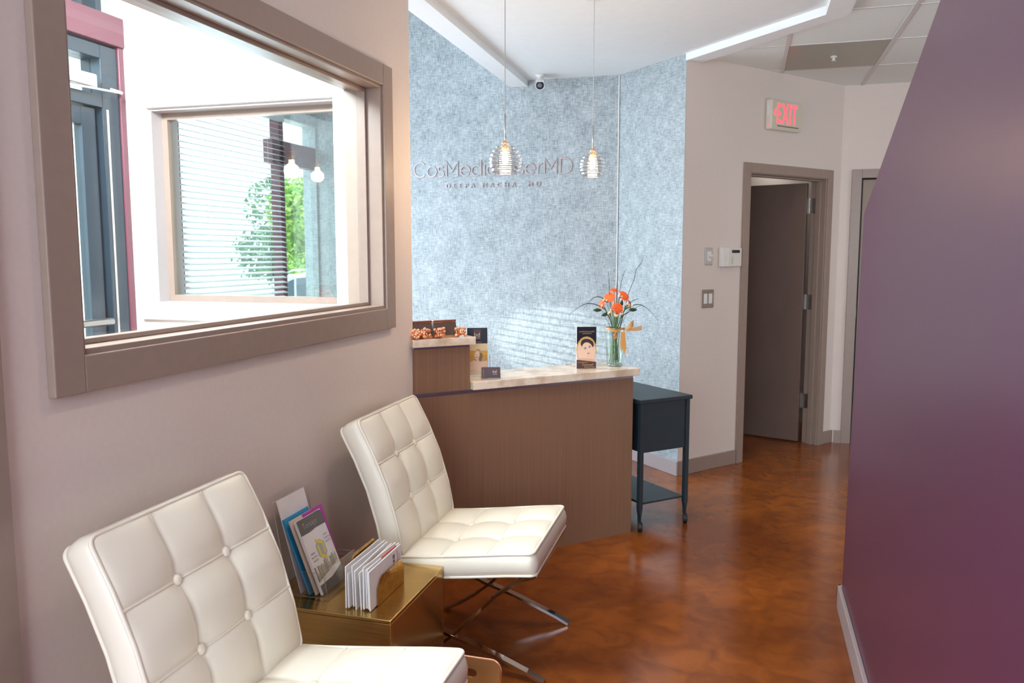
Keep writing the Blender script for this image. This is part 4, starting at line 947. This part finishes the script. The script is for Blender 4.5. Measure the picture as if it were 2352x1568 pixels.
def stroke(bm, pts, w_, d_, h):
    V = [Vector(p) for p in pts]; closed = (V[0] - V[-1]).length < 1e-4; n = len(V); rings = []
    for i in range(n):
        a = V[i] - V[i - 1] if i > 0 else (V[0] - V[-2] if closed else V[1] - V[0]); b = V[i + 1] - V[i] if i < n - 1 else (V[1] - V[0] if closed else V[-1] - V[-2])
        a.normalize(); b.normalize(); m_ = (Vector((-a.y, a.x)) + Vector((-b.y, b.x))).normalized(); k = min(1 / max(m_.dot(Vector((-a.y, a.x))), .35), 2.4)
        L_, R_ = V[i] + m_ * w_ / 2 * k, V[i] - m_ * w_ / 2 * k
        rings.append([bm.verts.new((q.x * h, y, q.y * h)) for q, y in ((L_, -d_), (R_, -d_), (R_, 0), (L_, 0))])
    for A_, B_ in zip(rings, rings[1:]):
        for k in range(4): bm.faces.new((A_[k], A_[(k + 1) % 4], B_[(k + 1) % 4], B_[k]))
    if not closed: bm.faces.new(rings[0][::-1]); bm.faces.new(rings[-1])
big = thing('wall_lettering', 'large thin metal lettering reading the practice name on the blue wallpaper', 'wall lettering', (-2.525, 5.959, 2.083))
adv_ = sum(GL[c][0] for c in 'CosMedicLaserMD'); k_ = 1.262 / (adv_ * .108); px_ = 0
for c in 'CosMedicLaserMD':
    bm = bm_(); [stroke(bm, [((x + px_) * k_, y) for x, y in st], .074, .007 + .0004 * j, .108) for j, st in enumerate(GL[c][1])]; obj('letter', bm, letterm, big); px_ += GL[c][0]
wall_text('wall_lettering', 'small metal capitals with the doctor line under the large lettering', 'DEEPA MACHA, MD', -2.262, -1.508, 1.993, .033, .0, .004, .022, letterm)

# ---------------------------------------------------------------- coat behind the open door
co = thing('hanging_coat', 'dark navy coat hanging behind the open door, seen through the hinge gap', 'coat', on_dw(1.62, .55, -1.55), DR)
def coatf(b):
    prof = [(-.20, 0), (.20, 0), (.17, .5), (.20, .95), (.10, 1.12), (-.10, 1.12), (-.20, .95), (-.17, .5)]
    prism(b, prof, -.06, .06, 'y')
part('body', mat('navy_cloth', (.02, .03, .10), .8), co, coatf, bevel=.03)
part('scarf', mat('orange_scarf', (.7, .2, .05), .8), co, lambda b: prism(b, [(-.06, .75), (.02, .75), (.04, 1.14), (-.04, 1.16)], -.09, -.062, 'y'), bevel=.008)
part('hanger', steel, co, lambda b: tube(b, [(0, 0, 1.1), (0, 0, 1.22), (.03, 0, 1.25), (.03, 0, 1.2)], .004, 6))
cr = tag(part('coat_rail', steel, None, lambda b: tube(b, [(-.6, 0, 0), (.62, 0, 0)], .012, 10), smooth=True), 'steel coat rail in the room behind the open door', 'rail'); cr.location = on_dw(1.57, 1.80, -1.55); cr.rotation_euler = (0, 0, DR)

# unseen ceiling fixtures added as fill for the corridor and the waiting corner
def downlight(x, y, e, label, col=(1, .84, .66)):
    t = thing('added_fill_downlight', label, 'added light', (x, y, HC), 0, 'added fill downlights')
    part('trim_ring', white, t, lambda b: lathe(b, [(.085, 0), (.085, -.006), (.070, -.006), (.066, 0)], 28, cap0=False, cap1=False), smooth=True)
    part('lamp', mat('added_downlight_glow', (1, .9, .8), .5, emit=col, es=10), t, lambda b: lathe(b, [(.066, -.0005), (.060, -.002)], 24))
    l = light('added_downlight_spot', 'SPOT', (0, 0, 0), e, col, spot_size=R(140), spot_blend=.8, shadow_soft_size=.06); l.parent = t; l.location = (0, 0, -.03)
downlight(-.55, 2.3, 15, 'added unseen fill downlight above the two chairs')
downlight(1.3, 5.6, 9, 'added unseen fill downlight in the corridor past the purple wall')
downlight(-.6, -.6, 18, 'added unseen fill downlight behind the camera')
light('closet_lamp', 'POINT', on_dw(1.95, 2.3, -1.0), 2.5, (1, .93, .85), shadow_soft_size=.1)
